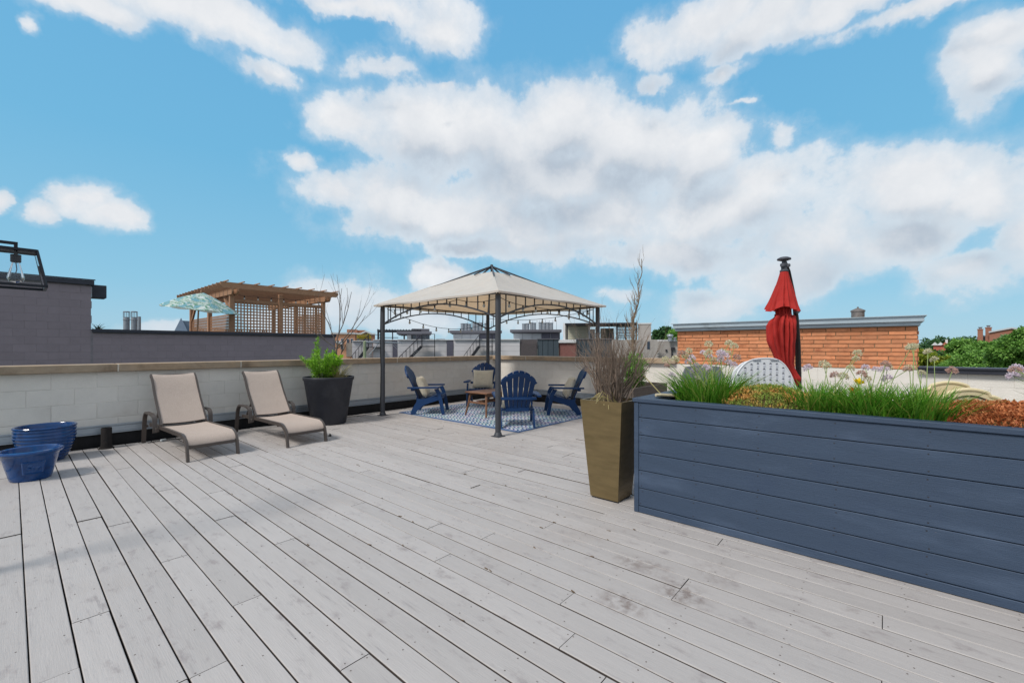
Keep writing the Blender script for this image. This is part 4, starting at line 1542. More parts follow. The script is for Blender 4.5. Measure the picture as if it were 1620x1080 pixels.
def mound(label, x, y, rx, ry, h, mat, seed, n=9000, leaf=.013, slope=0.0):
    r = np.random.default_rng(seed)
    t = thing('stonecrop_mound', label, 'plant', (x, y, .0), 0, 'low stonecrop mounds in the planter box')
    a = r.uniform(0, 2 * np.pi, n)
    q = np.sqrt(r.random(n))
    px, py = q * np.cos(a), q * np.sin(a)
    bump = .55 + .25 * np.sin(9 * px + seed) * np.cos(8 * py) + .2 * np.sin(17 * px + 3 * py + seed)
    z = .875 + h * (1 - q ** 2.2) * (1 - slope * py) + .028 * bump * (1 - .3 * q) - .02 * q ** 6
    # leaves gather in small rosettes
    P_ = np.stack([px * rx, py * ry, z + r.normal(size=n) * .006], 1)
    cells = np.round(P_[:, :2] / .022) * .022
    P_[:, :2] = cells + (P_[:, :2] - cells) * .55
    out = np.stack([px * .6 / 1, py * .6, np.ones(n) * .8], 1)
    D_ = out + rnd_dirs(r, n) * .75
    U_ = rnd_dirs(r, n) + np.array([0, 0, .6])
    place('foliage', leaf_mesh('foliage', mat, P_, D_, U_, r.uniform(.7, 1.4, n) * leaf, r.uniform(.6, 1.1, n) * leaf * .6), t)
    m = MB()
    prof = [(1 - .02, .86), (.9, .875 + h * .18), (.7, .87 + h * .5), (.45, .868 + h * .8), (.2, .866 + h * .95), (0, .866 + h)]
    vs, fs = [], []
    for (qq, z_) in prof:
        for k in range(28):
            aa = 2 * PI * k / 28
            vs.append((qq * rx * math.cos(aa), qq * ry * math.sin(aa), z_ - .004))
    for i in range(len(prof) - 1):
        for k in range(28):
            fs.append((i * 28 + k, i * 28 + (k + 1) % 28, (i + 1) * 28 + (k + 1) % 28, (i + 1) * 28 + k))
    m.add(vs, fs, True)
    part('twig_mat', m, pm('twig_mat', C(92, 74, 44), rough=.95, var=.4, scale=60, bump=1, bscale=80), t)
    return t


def mottled(name, ca, cb, sc, lo, hi):
    m = leafmat(name, ca, transl=.2)
    T = NT(m.node_tree)
    b = T.n['Principled BSDF']
    src = b.inputs['Base Color'].links[0].from_socket
    g = T.new('ShaderNodeNewGeometry')
    rp = T.new('ShaderNodeValToRGB')
    T.l.new(g.outputs['Random Per Island'], rp.inputs[0])
    rp.color_ramp.elements[0].color = cb[0]
    rp.color_ramp.elements[1].color = cb[1]
    n = T.noise(g.outputs['Position'], sc, 4, .65)
    T.l.new(T.mix(T.remap(n, lo, hi), src, rp.outputs[0]), b.inputs['Base Color'])
    return m


M_sed1 = mottled('golden_stonecrop', [C(130, 156, 68), C(166, 182, 92), C(108, 134, 60)], [C(236, 182, 108), C(220, 154, 92)], 9, .44, .62)
M_sed2 = leafmat('copper_stonecrop', [C(196, 120, 74), C(214, 146, 98), C(168, 92, 56), C(204, 132, 84)], transl=.2)
mound('low golden green stonecrop mound between two chive clumps', 3.50, .62, .27, .33, .105, M_sed1, 1, 11000, .015)
mound('low copper orange stonecrop mound at the right end of the planter box', 3.50, -.50, .26, .40, .075, M_sed2, 2, 13000, .019)

# ------------------------------------------------------------------ dark wooden planter behind, with shrub and tall bare tree
M_darkwood = pm('dark_stained_wood', C(84, 76, 70), rough=.75, var=.2, scale=4, stretch=(.8, 6, 6), objvar=.08, bump=.3, bscale=30)
tb2 = thing('wooden_trough', 'dark weathered wooden trough planter behind the tapered planter', 'planter box', (6.1, 2.86, 0))
for k in range(4):
    for s in (-1, 1):
        part('board', MB().box((0, s * .27, .095 + .18 * k), (1.2, .024, .172), bev=.004), M_darkwood, tb2)
        part('board', MB().box((s * .59, 0, .095 + .18 * k), (.024, .51, .172), bev=.004), M_darkwood, tb2)
part('soil', MB().box((0, 0, .64), (1.15, .5, .05)), M_soil, tb2)
st3 = [(rs.uniform(-.12, .12), rs.uniform(-.12, .12), rs.uniform(-.15, .15), rs.uniform(-.18, .15), rs.uniform(.28, .62), 0) for _ in range(26)]
M_willow = leafmat('fresh_green_leaf', [C(78, 118, 48), C(108, 154, 62), C(132, 176, 78)], transl=.3)
fern_shrub('leafy_shrub', 'fresh green narrow leaved shrub behind the bare bush', 'shrub', (6.10, 2.86, .63), st3, {'stem': M_stem, 0: M_willow}, .055, .016, 95, 8)
t = thing('columnar_bare_tree', 'tall narrow leafless tree rising above the bare bush', 'tree', (6.48, 2.98, .62))
m = MB()
r_ = random.Random(77)


def wander(p, n, step, rad0, rad1, wob, pull):
    pts = [Vector(p)]
    d_ = Vector((0, 0, 1))
    for i in range(n):
        d_ = (d_ + Vector((r_.gauss(0, wob), r_.gauss(0, wob), .25)) - Vector((pts[-1].x, pts[-1].y, 0)) * pull).normalized()
        pts.append(pts[-1] + d_ * step)
    return pts, [rad0 + (rad1 - rad0) * i / n for i in range(n + 1)]


pts, rad = wander((0, 0, 0), 30, .070, .024, .005, .16, 1.6)
m.tube(pts, rad, 7)
lim = []
for i in range(5, 30):
    for _ in range(2 if i < 22 else 1):
        a = r_.uniform(0, 2 * PI)
        q, L = [pts[i]], r_.uniform(.25, .6) * (1 - i / 50)
        d_ = Vector((math.cos(a) * .7, math.sin(a) * .7, .8)).normalized()
        for s_ in range(6):
            d_ = (d_ + Vector((r_.gauss(0, .22), r_.gauss(0, .22), .35))).normalized()
            q.append(q[-1] + d_ * L / 6)
        r0 = rad[i] * .55
        m.tube(q, [r0 * (1 - .12 * k) for k in range(7)], 5, cap=False)
        for _ in range(2):
            k = r_.randint(1, 5)
            e_ = (d_ + Vector((r_.gauss(0, .6), r_.gauss(0, .6), .3))).normalized()
            m.tube([q[k], q[k] + e_ * .08, q[k] + e_ * .13 + Vector((0, 0, .06))], [r0 * .5, r0 * .4, .0012], 4, cap=False)
part('trunk', m, pm('pale_bark', C(140, 122, 104), rough=.85, var=.3, scale=14, bump=.3), t)

# ------------------------------------------------------------------ red cantilever umbrella, closed
M_red = pm('red_canvas', C(176, 46, 41), rough=.9, var=.08, scale=6, bump=.2, bscale=180, transl=.12, hue=.0)
ub = thing('closed_umbrella', 'closed red cantilever umbrella hanging from a curved dark pole', 'umbrella', (6.43, .975, 0))
# gathered cloth with deep folds
NF, NZ = 84, 40
zs = [2.235, 2.20, 2.05, 1.92, 1.80, 1.735, 1.715, 1.69, 1.62, 1.50, 1.36, 1.20, 1.05, .95, .90]


from mathutils import noise as mn


def cloth(z_r, seed, folds, depth, skew=0.0, n=140, sub=4):
    """gathered cloth: rings (height, radius, offset, fold depth) with hanging folds and small crumples"""
    rings = []
    for i in range(len(z_r) - 1):
        for k in range(sub):
            t = k / sub
            rings.append([p * (1 - t) + q * t for p, q in zip(z_r[i], z_r[i + 1])])
    rings.append(list(z_r[-1]))
    r = random.Random(seed)
    ph = [r.uniform(0, 6) for _ in range(4)]
    vs = []
    for (z, R_, ox, oy, dp) in rings:
        for k in range(n):
            a = 2 * PI * k / n
            aw = a + .35 * mn.noise(Vector((math.cos(a) * 1.5, math.sin(a) * 1.5, z * 2.2 + seed)))
            s1 = math.sin(folds * aw + ph[0] + (2.2 - z) * skew)
            s1 = (1 - abs(s1)) * 2 - 1                          # sharp valleys, rounded ridges
            s2 = math.sin((folds * 2 + 1) * aw + ph[2] + z * 3)
            cr_ = mn.noise(Vector((math.cos(a) * 4.5, math.sin(a) * 4.5, z * 7 + seed * 3)))
            f_ = -.55 * s1 + .25 * s2 + .38 * cr_
            rr_ = R_ * (1 + dp * depth * f_)
            vs.append((ox + rr_ * math.cos(a), oy + rr_ * math.sin(a) * .86, z + .022 * dp * math.sin(3 * a + ph[3]) * (1 if R_ > .1 else .2)))
    fs = []
    m_ = len(rings)
    for i in range(m_ - 1):
        for k in range(n):
            k2 = (k + 1) % n
            fs.append((i * n + k, (i + 1) * n + k, (i + 1) * n + k2, i * n + k2))
    return MB().add(vs, fs, True)


# local right of view = RIGHT
rx_, ry_ = RIGHT.x, RIGHT.y


def off(s_):
    return rx_ * s_, ry_ * s_


skirt = []
for (z, R_, o_, dp) in [(2.235, .052, 0, .1), (2.20, .060, 0, .25), (2.08, .092, -.004, .5), (1.95, .130, -.01, .75), (1.84, .160, -.018, 1), (1.785, .180, -.024, 1.15), (1.755, .188, -.026, 1.25),
                          (1.765, .180, -.025, 1.2), (1.82, .150, -.018, 1.0)]:
    skirt.append((z, R_, *off(o_), dp))
part('canopy_skirt', cloth(skirt, 3, 6, .28), M_red, ub)
low_ = []
for (z, R_, o_, dp) in [(1.90, .085, -.01, .4), (1.78, .098, -.01, .6), (1.69, .092, -.008, .6), (1.672, .10, -.006, 1.0), (1.64, .135, -.018, 1.2), (1.58, .158, -.034, 1.2), (1.50, .160, -.042, 1.1), (1.40, .156, -.040, 1.1), (1.31, .146, -.034, 1.0),
                         (1.20, .122, -.012, 1.0), (1.07, .092, .012, .9), (1.0, .076, .05, .8), (.94, .072, .09, .9), (.88, .080, .12, 1.2), (.84, .05, .14, 1.3), (.78, .02, .15, 1)]:
    low_.append((z, R_, *off(o_), dp))
part('canopy_folds', cloth(low_, 5, 6, .28, skew=.4), M_red, ub)
part('tie_strap', MB().lathe([(.090, 1.672), (.096, 1.677), (.096, 1.697), (.090, 1.702)], 24, (*off(-.012), 0)), M_red, ub)
M_umb = pm('dark_bronze_pole', C(58, 50, 48), rough=.4, metal=.4, var=.1, scale=10)
M_hub = pm('grey_hub_plastic', C(76, 78, 86), rough=.55, var=.15, scale=10)
part('hub', MB().lathe([(.03, 2.22), (.046, 2.235), (.05, 2.25), (.034, 2.27), (.034, 2.30), (.044, 2.315), (.044, 2.34), (.026, 2.35), (.024, 2.372), (.05, 2.38), (.076, 2.388), (.080, 2.398), (.074, 2.41), (.045, 2.424), (0, 2.430)], 20), M_hub, ub)
for s in (-1, 1):
    part('hub_knuckle', MB().lathe([(.0, -.02), (.022, -.018), (.026, 0), (.022, .018), (0, .02)], 10, (off(s * .034)[0] - FWD.x * .03, off(s * .034)[1] - FWD.y * .03, 2.315)), M_hub, ub)
bk_ = Vector((FWD.x * .16, FWD.y * .16, 0))


def pp(s_, d_, z):
    return Vector((rx_ * s_ + FWD.x * d_, ry_ * s_ + FWD.y * d_, z))


part('mast', MB().tube([pp(.335, .22, .02), pp(.335, .22, .5), pp(.33, .22, .95), pp(.315, .21, 1.3), pp(.28, .19, 1.66), pp(.215, .15, 1.98), pp(.11, .08, 2.26), pp(.02, .02, 2.38)], [.034, .034, .034, .033, .03, .024, .022, .02], 12), M_umb, ub)
part('lower_sleeve', MB().tube([pp(.262, .30, .02), pp(.262, .30, 1.52)], .030, 12), M_umb, ub)
part('slider_handle', MB().tube([pp(.22, .12, 1.735), pp(.26, .14, 1.745), pp(.305, .16, 1.76)], [.02, .028, .016], 10).box(tuple(pp(.28, .17, 1.75)), (.05, .05, .05), -YAW, bev=.012), M_hub, ub)
part('base', MB().box(tuple(pp(.19, .25, .03)), (.9, .12, .05), -YAW, bev=.006).box(tuple(pp(.19, .25, .0305)), (.12, .9, .051), -YAW, bev=.006), M_umb, ub)

# ------------------------------------------------------------------ white plastic panel with rows of moulded holes (folded table) behind the planter
M_whiteplastic = pm('white_plastic', C(216, 218, 222), rough=.5, var=.03, scale=5, dirt=(C(190, 190, 190), 3, .6, .9))
M_greyplastic = pm('grey_plastic', C(110, 112, 120), rough=.5, var=.08)
M_recess = pm('grey_recess', C(150, 152, 160), rough=.6)
wp = thing('folded_table', 'white plastic folding table half with rounded top and rows of holes, behind the planter', 'folding table', (5.56, 1.04, 0), -YAW)
# local x = to the right in view, y = away, z up
W2, TOP = .375, 1.155


def top_z(x):
    u = (x - .0) / W2
    return TOP - .30 * abs(u) ** 3.4 - (.02 * max(0, -u)) - .10 * max(0, u) ** 3


poly = [(-W2, .25), (W2, .25)] + [(W2 - 2 * W2 * k / 28, top_z(W2 - 2 * W2 * k / 28)) for k in range(29)]
part('panel', MB().prism(poly, .030), M_whiteplastic, wp)
part('panel', MB().prism([(x * 1.0 - .03, z - .02) for x, z in poly], .03, Matrix.Translation((0, .05, 0))), M_whiteplastic, wp, label='second table half folded behind, seen as a thin edge')
edge = [(W2 - 2 * W2 * k / 28, -.016, top_z(W2 - 2 * W2 * k / 28) + .001) for k in range(29)]
part('rim', MB().tube(edge, .007, 6), M_whiteplastic, wp)
hol = MB()
hole_shades = MB()
for ci in range(9):
    x = -.29 + .0715 * ci
    zt = min(1.10, top_z(x) - .045)
    for k in range(4):
        z = zt - .062 * k
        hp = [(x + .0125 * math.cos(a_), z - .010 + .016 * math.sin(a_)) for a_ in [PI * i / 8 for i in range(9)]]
        hole_shades.prism(hp, .012, Matrix.Translation((0, -.014, 0)))
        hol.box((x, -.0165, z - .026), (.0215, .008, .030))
part('hole_shade', hole_shades, pm('shadowed_plastic', C(96, 98, 108), rough=.6), wp, kind='stuff')  # dark raised half discs paint the shade inside each hole
part('moulded_recess', hol, pm('pale_recess', C(196, 198, 206), rough=.6), wp, kind='stuff')
for (x, ln) in ((-.09, .09), (.11, .09)):
    part('latch', MB().box((x, -.018, top_z(x) - .012), (ln, .02, .014), bev=.003), M_recess, wp)
for s in (-1, 1):
    part('leg', MB().bar((s * .3, .02, .0), (s * .3, .02, .26), .03, .03), M_greyplastic, wp)
# dark chair back behind chives
dc = thing('dark_patio_chair', 'dark grey chair back just visible behind the flowering chives', 'chair', (5.30, 1.62, 0), -YAW)
part('backrest', MB().prism([(-.22, .55), (.22, .55), (.24, .95), (.20, 1.05), (.0, 1.075), (-.2, 1.05), (-.24, .95)], .03), M_greyplastic, dc)
part('seat', MB().box((0, -.22, .44), (.46, .44, .03), bev=.01), M_greyplastic, dc)
for sx in (-1, 1):
    for sy in (0, -1):
        part('leg', MB().tube([(sx * .2, -.02 + sy * .4, 0), (sx * .2, -.02 + sy * .4, .56 if sy == 0 else .44)], .014, 8), M_greyplastic, dc)

# cream scalloped plastic bench
M_cream = pm('cream_resin', C(214, 198, 160), rough=.5, var=.04, scale=4)
cb = thing('scalloped_bench', 'cream plastic bench with scalloped back behind the copper stonecrop', 'bench', (5.62, -.56, 0), -YAW - .12)


def scallop(x, w, top):
    u = abs(x) / w
    z = top - .035 * (u / .45) ** 2 if u < .45 else (top - .06 - .05 * ((u - .45) / .30) ** 2 if u < .75 else top - .135 - .10 * ((u - .75) / .25) ** 2)
    return z


for (w, top, y, n_) in ((.37, .905, 0, 'front_panel'), (.36, .955, .16, 'back_panel')):
    pts = [(w - 2 * w * k / 48, scallop(w - 2 * w * k / 48, w, top)) for k in range(49)]
    sh = 0.0 if n_ == 'front_panel' else -.03
    poly = [(-w + sh, .1), (w + sh, .1)] + [(x + sh, z) for x, z in pts]
    p = part(n_, MB().prism(poly, .03, Matrix.Translation((0, y, 0))), M_cream, cb)
    part('rim', MB().tube([(x + sh, y - .012, z - .004) for x, z in pts], .016, 8), M_cream, p)
part('brown_rail', MB().tube([(-.16 + .32 * k / 12, -.02, .80 + .045 * math.sin(PI * k / 12)) for k in range(13)], .006, 6), M_umb, cb)
part('seat', MB().box((0, -.12, .40), (.66, .24, .05), bev=.012), M_cream, cb)
# spiky leaves at the right picture edge
ag = thing('spiky_plant', 'stiff dark green pointed leaves at the right picture edge', 'plant', (4.55, -1.22, .62))
m = MB()
for k in range(9):
    a = PI * .35 + k * .21
    d_ = Vector((math.cos(a), math.sin(a), .35 + .5 * (k % 3) / 2)).normalized()
    m.flat([Vector((0, 0, 0)), d_ * .12 + Vector((0, 0, .01)), d_ * .24, d_ * .33], .03, .004)
part('leaves', m, M_chive, ag)
part('pot', MB().lathe([(0, -.62), (.13, -.62), (.19, .0), (.17, .0), (.16, -.04), (0, -.05)], 24), M_resin, ag)

# ------------------------------------------------------------------ lantern at the far left, on an added post instead of a shading house wall
M_blackmetal = pm('black_lantern_metal', C(34, 36, 44), rough=.45, metal=.3, var=.1)
M_glass = bpy.data.materials.new('lantern_glass')
M_glass.use_nodes = True
T = NT(M_glass.node_tree)
b_ = T.n['Principled BSDF']
tr = T.new('ShaderNodeBsdfTransparent')
tr.inputs[0].default_value = (.93, .96, .98, 1)
gl = T.new('ShaderNodeBsdfGlossy')
gl.inputs['Roughness'].default_value = .03
fr = T.new('ShaderNodeFresnel')
fr.inputs[0].default_value = 1.45
mx = T.new('ShaderNodeMixShader')
T.l.new(fr.outputs[0], mx.inputs[0])
T.l.new(tr.outputs[0], mx.inputs[1])
T.l.new(gl.outputs[0], mx.inputs[2])
T.l.new(mx.outputs[0], T.n['Material Output'].inputs['Surface'])
M_bulb = M_glass
LX, LY_, LZ = .018, 3.87, 1.632
ln_ = thing('wall_lantern', 'black metal and glass lantern with a clear filament bulb, top left edge', 'lantern', (LX, LY_, LZ))
wt, wb, hL = .082, .118, .215
cs = [(-1, -1), (1, -1), (1, 1), (-1, 1)]
for (sx, sy) in cs:
    part('corner_bar', MB().bar((sx * wb, sy * wb, .01), (sx * wt, sy * wt, hL), .010, .010), M_blackmetal, ln_)
for i in range(4):
    a, b = cs[i], cs[(i + 1) % 4]
    part('bottom_rail', MB().bar((a[0] * wb, a[1] * wb, .006), (b[0] * wb, b[1] * wb, .006), .014, .015), M_blackmetal, ln_)
    part('top_rail', MB().bar((a[0] * wt, a[1] * wt, hL), (b[0] * wt, b[1] * wt, hL), .012, .014), M_blackmetal, ln_)
    e0, e1 = .95, .95
    vs = [(a[0] * wb * e0, a[1] * wb * e0, .016), (b[0] * wb * e0, b[1] * wb * e0, .016), (b[0] * wt * e0, b[1] * wt * e0, hL - .01), (a[0] * wt * e0, a[1] * wt * e0, hL - .01)]
    part('glass_pane', MB().add(vs, [(0, 1, 2, 3)]), M_glass, ln_)
part('top_plate', MB().box((0, 0, hL + .004), (2 * wt, 2 * wt, .006)), M_blackmetal, ln_)
part('bracket', MB().tube([(0, 0, hL + .005), (0, 0, hL + .035)], .008, 8).bar((.008, 0, hL + .042), (-.30, 0, hL + .042), .016, .016), M_blackmetal, ln_)
sk = part('bulb_socket', MB().lathe([(.008, hL), (.008, hL - .022), (.022, hL - .024), (.022, hL - .066), (.018, hL - .07), (0, hL - .07)], 16), M_blackmetal, ln_)
part('bulb', MB().lathe([(.014, hL - .066), (.018, hL - .08), (.034, hL - .15), (.035, hL - .165), (.026, hL - .183), (0, hL - .19)], 20), M_glass, ln_)
part('filament', MB().tube([(0, 0, hL - .07), (0.004, 0, hL - .11), (-.004, 0, hL - .15), (.004, 0, hL - .165)], .0025, 5), M_hub, ln_)
hw_ = thing('added_lantern_post', 'slim black post added unseen outside the left edge carrying the glass lantern', 'post', (-.36, 3.87, 0))
part('post', MB().box((0, 0, 1.0), (.07, .07, 2.0), bev=.006), M_blackmetal, hw_)
part('foot_plate', MB().box((0, 0, .008), (.16, .16, .014), bev=.003), M_blackmetal, hw_)
part('arm_bracket', MB().box((.05, 0, 1.889), (.05, .05, .05), bev=.005), M_blackmetal, hw_)

# ------------------------------------------------------------------ bits of leaf litter and twigs caught in the board gaps
m = MB()
rl_ = random.Random(12)
for k in range(90):
    xk = rows[rl_.randint(10, 40)]
    yk = rl_.uniform(-.2, 5.5)
    if xk > 3.1 and yk < 2.1:
        continue
    a = PI / 2 + rl_.gauss(0, .35)
    L = rl_.uniform(.006, .03)
    m.box((xk + rl_.gauss(0, .006), yk, .003), (L, rl_.uniform(.003, .008), .003), Matrix.Rotation(a, 3, 'Z') @ Matrix.Rotation(rl_.uniform(-.3, .3), 3, 'Y'))
part('leaf_litter', m, pm('dry_litter', C(104, 84, 62), rough=.9, var=.4, objvar=0), kind='stuff')

# ------------------------------------------------------------------ neighbouring block wall (purple grey) beyond the left parapet
NWY = 16.6
nb = thing('neighbour_wall', 'purple grey painted block wall, tall at the left and stepping down behind the loungers', 'wall', (4.0, NWY, 0))
rb = random.Random(8)
block_wall(nb, (-4.0 - 1.2, 0.0), (1, 0), 2.655, -.85, 19, M_purple, rb, jit=.0008)
block_wall(nb, (-4.0 + 1.457, 0.0), (1, 0), 6.93, -.25, 10, M_purple, rb, jit=.0008)
part('wall_core', MB().box((-3.87, .148, -2.0), (2.62, .34, 10.0)).box((.92, .148, -4.2), (6.90, .34, 11.84)), M_purplej, nb)
part('mortar_strip', MB().box((-2.543, -.021, .9), (.05, .012, 1.7)), pm('pale_patch', C(128, 122, 128), rough=.9, var=.15, scale=8), nb)
part('metal_coping', MB().box((-3.86, .12, 3.045), (2.72, .44, .13), bev=.01).box((-3.86, -.106, 3.125), (2.76, .02, .03)), M_darkmetal, nb)
part('metal_coping', MB().box((.955, .12, 1.735), (6.99, .44, .10), bev=.01), M_darkmetal, nb)
part('scupper_box', MB().box((-2.36, .55, 2.86), (.30, .5, .36), bev=.01), M_darkmetal, nb)
part('wall_core', MB().box((4.30, 4.5, -4.2), (.3, 9.0, 11.84)), M_purplej, nb)
nrf = part('neighbour_roof', MB().box((4.0 - .1, NWY + 9, .0), (8.9, 17.4, .3)).box((0.3, NWY + 12, -5.2), (16, 20, 9.6)), M_under, kind='structure')
tu = thing('roof_plant', 'few dark grassy leaves sprouting on the neighbour wall beside the tall wall end', 'plant', (1.62, 16.9, 1.78))
m = MB()
blades(m, rs, 16, 0, 0, -.05, .08, .08, .12, .3, .035, 1.2)
part('leaves', m, pm('dull_leaf', C(58, 72, 56), rough=.7, var=.2), tu)

# pergola on the neighbouring roof
M_cedar = pm('cedar', C(164, 124, 96), rough=.7, var=.14, scale=4, stretch=(3, 3, 3), objvar=.08, bump=.15, bscale=25, dirt=(C(140, 104, 76), 3, .55, .8))
PGX0, PGX1, PGY0, PGY1, PGZ = 5.15, 8.48, 17.7, 22.9, .15
pg = thing('pergola', 'cedar pergola with lattice walls on the roof beyond the purple wall', 'pergola', (6.8, 20.0, PGZ))
ox, oy = 6.8, 20.0
ptop = 3.30 - PGZ
for (x, y) in ((PGX0, PGY0), (6.80, PGY0), (PGX1, PGY0), (PGX0, PGY1), (PGX1, PGY1), (PGX0, 20.3), (PGX1, 20.3)):
    part('post', MB().box((x - ox, y - oy, ptop / 2), (.14, .14, ptop), bev=.008), M_cedar, pg)
for x in (PGX0, PGX1):
    for s in (-.085, .085):
        b = MB()
        poly = [(-(PGY1 - PGY0) / 2 - .45, .10), (-(PGY1 - PGY0) / 2 - .36, 0), ((PGY1 - PGY0) / 2 + .36, 0), ((PGY1 - PGY0) / 2 + .45, .10), ((PGY1 - PGY0) / 2 + .45, .20), (-(PGY1 - PGY0) / 2 - .45, .20)]
        M4 = Matrix(((0, 1, 0, x + s - ox), (1, 0, 0, (PGY0 + PGY1) / 2 - oy), (0, 0, 1, ptop - .16), (0, 0, 0, 1)))
        part('beam', b.prism(poly, .045, M4), M_cedar, pg)
nraf = 14
for k in range(nraf):
    y = PGY0 - .38 + (PGY1 - PGY0 + .76) * k / (nraf - 1)
    poly = [(PGX0 - .45 - ox, .09), (PGX0 - .36 - ox, 0), (PGX1 + .36 - ox, 0), (PGX1 + .45 - ox, .09), (PGX1 + .45 - ox, .20), (PGX0 - .45 - ox, .20)]
    part('rafter', MB().prism(poly, .042, Matrix.Translation((0, y - oy, ptop + .045))), M_cedar, pg)
for k in range(9):
    x = PGX0 - .3 + (PGX1 - PGX0 + .6) * k / 8
    part('purlin', MB().box((x - ox, 0, ptop + .263), (.04, PGY1 - PGY0 + .8, .035)), M_cedar, pg)
part('header', MB().box((0, PGY0 - oy, ptop - .34), (PGX1 - PGX0, .05, .10)), M_cedar, pg)
# knee braces
for (dx, dy) in ((0, .75), (.0, -.0)):
    if dy:
        part('knee_brace', MB().bar((PGX0 - ox, PGY0 - oy, ptop - .95), (PGX0 - ox, PGY0 + dy - oy, ptop - .18), .07, .09), M_cedar, pg)
part('knee_brace', MB().bar((PGX0 - ox, PGY1 - oy, ptop - .95), (PGX0 - ox, PGY1 - .75 - oy, ptop - .18), .07, .09), M_cedar, pg)


def lattice(p0, p1, z0, z1, sp=.108, wd=.044, holes=()):
    """panel of crossed slats from p0 to p1 (xy), with openings left out"""
    p0, p1 = Vector((*p0, 0)), Vector((*p1, 0))
    L = (p1 - p0).length
    d_ = (p1 - p0).normalized()
    nrm = Vector((-d_.y, d_.x, 0))
    m = MB()
    n = max(2, round(L / sp))
    for k in range(n + 1):
        s = L * k / n
        m.bar(p0 + d_ * s + Vector((0, 0, z0)), p0 + d_ * s + Vector((0, 0, z1)), wd, .010, up=nrm)
    n2 = max(2, round((z1 - z0) / sp))
    for k in range(n2 + 1):
        z = z0 + (z1 - z0) * k / n2
        a = p0 + nrm * .0105
        m.bar(a + Vector((0, 0, z)), a + d_ * L + Vector((0, 0, z)), .010, wd)
    return m


F_ = lambda x, y: (x - ox, y - oy)
M_lat = M_cedar
for (a, b) in (((PGX0 + .09, PGY0), (6.72, PGY0)), ((6.88, PGY0), (PGX1 - .08, PGY0))):
    part('lattice_panel', lattice(F_(*a), F_(*b), .9, ptop - .40), M_lat, pg)
    part('lattice_rail', MB().bar((*F_(*a), 1.52), (*F_(*b), 1.52), .04, .05), M_lat, pg)
part('lattice_panel', lattice(F_(PGX0, PGY1 - .08), F_(PGX0, 20.4), .9, 2.30), M_lat, pg)
part('lattice_panel', lattice(F_(PGX0, 20.2), F_(PGX0, PGY0 + .08), .9, 2.30), M_lat, pg)
part('lattice_panel', lattice(F_(PGX0 + .09, PGY1), F_(PGX1 - .08, PGY1), .9, 1.95), M_lat, pg)
part('lattice_panel', lattice(F_(PGX1, PGY0 + .08), F_(PGX1, 20.2), .9, 2.5), M_lat, pg)
part('lattice_post', MB().box((7.75 - ox, PGY0 - oy + .03, 1.75), (.09, .05, 2.0)).box((8.2 - ox, PGY0 - oy + .03, 1.75), (.09, .05, 2.0)), M_lat, pg)
bt = thing('string_light', 'string of small bulbs hanging under the cedar pergola front', 'string lights', (5.3, 17.5, 3.12))
m = MB()
m.tube([(3.2 * k / 24, 0, .03 - .03 * abs(math.sin(k * PI / 4))) for k in range(25)], .008, 4)
part('cable', m, M_cable, bt)
for k in range(7):
    s_ = part('bulb_socket', MB().lathe([(0, 0), (.022, -.01), (.022, -.06), (0, -.065)], 6, (.2 + .45 * k, 0, .01)), M_cable, bt)
    part('bulb', MB().lathe([(0, -.06), (.03, -.09), (.03, -.12), (0, -.145)], 7, (.2 + .45 * k, 0, .01)), M_bulbglass, s_)

# patterned green parasol left of the pergola
M_leafprint = pm('leaf_print_fabric', C(208, 220, 214), rough=.85, var=.05, transl=.3)
T = NT(M_leafprint.node_tree)
b_ = T.n['Principled BSDF']
tcn = T.new('ShaderNodeTexCoord')
w_ = T.new('ShaderNodeTexWave', wave_type='BANDS', bands_direction='DIAGONAL')
w_.inputs['Scale'].default_value = 2.6
w_.inputs['Distortion'].default_value = 14
w_.inputs['Detail'].default_value = 3
w_.inputs['Detail Scale'].default_value = 1.6
T.l.new(tcn.outputs['Object'], w_.inputs['Vector'])
cc = T.mix(T.remap(w_.outputs['Fac'], .42, .62), C(214, 226, 224), C(112, 160, 136))
cc = T.mix(T.remap(T.noise(tcn.outputs['Object'], 4, 4), .50, .58), cc, C(120, 176, 190))
T.l.new(cc, b_.inputs['Base Color'])
gu = thing('leaf_print_parasol', 'open parasol with green and white leaf print left of the cedar pergola', 'parasol', (3.98, 17.6, .15))
tilt = Matrix.Rotation(math.radians(7), 4, Vector((FWD.x, FWD.y, 0)))
m = MB()
NR = 8
vs = [(0, 0, 2.98)]
for j in range(1, 7):
    q = j / 6
    for k in range(NR * 4):
        a = 2 * PI * k / (NR * 4)
        cor = 1 - .06 * (1 - abs(((k % 4) - 0) / 4 * 2 - 1) if k % 4 else 0)
        sagk = .05 * math.sin(PI * (k % 4) / 4) * q
        vs.append((1.13 * q * cor * math.cos(a), 1.13 * q * cor * math.sin(a), 2.98 - .58 * q - .06 * math.sin(PI * q) * -1 - sagk))
n_ = NR * 4
fs = [(0, 1 + k, 1 + (k + 1) % n_) for k in range(n_)]
for j in range(5):
    fs += [(1 + j * n_ + k, 1 + (j + 1) * n_ + k, 1 + (j + 1) * n_ + (k + 1) % n_, 1 + j * n_ + (k + 1) % n_) for k in range(n_)]
m.add(vs, fs, True)
part('canopy', m, M_leafprint, gu, rot=(math.radians(4), math.radians(5), 0))
m = MB()
for k in range(NR):
    a = 2 * PI * k / NR
    m.bar((0, 0, 2.90), (1.05 * math.cos(a), 1.05 * math.sin(a), 2.40), .015, .015)
part('ribs', m, M_cedar, gu, rot=(math.radians(4), math.radians(5), 0))
part('pole', MB().tube([(.08, .05, 0), (.20, .05, 2.96)], .024, 8), M_cedar, gu)
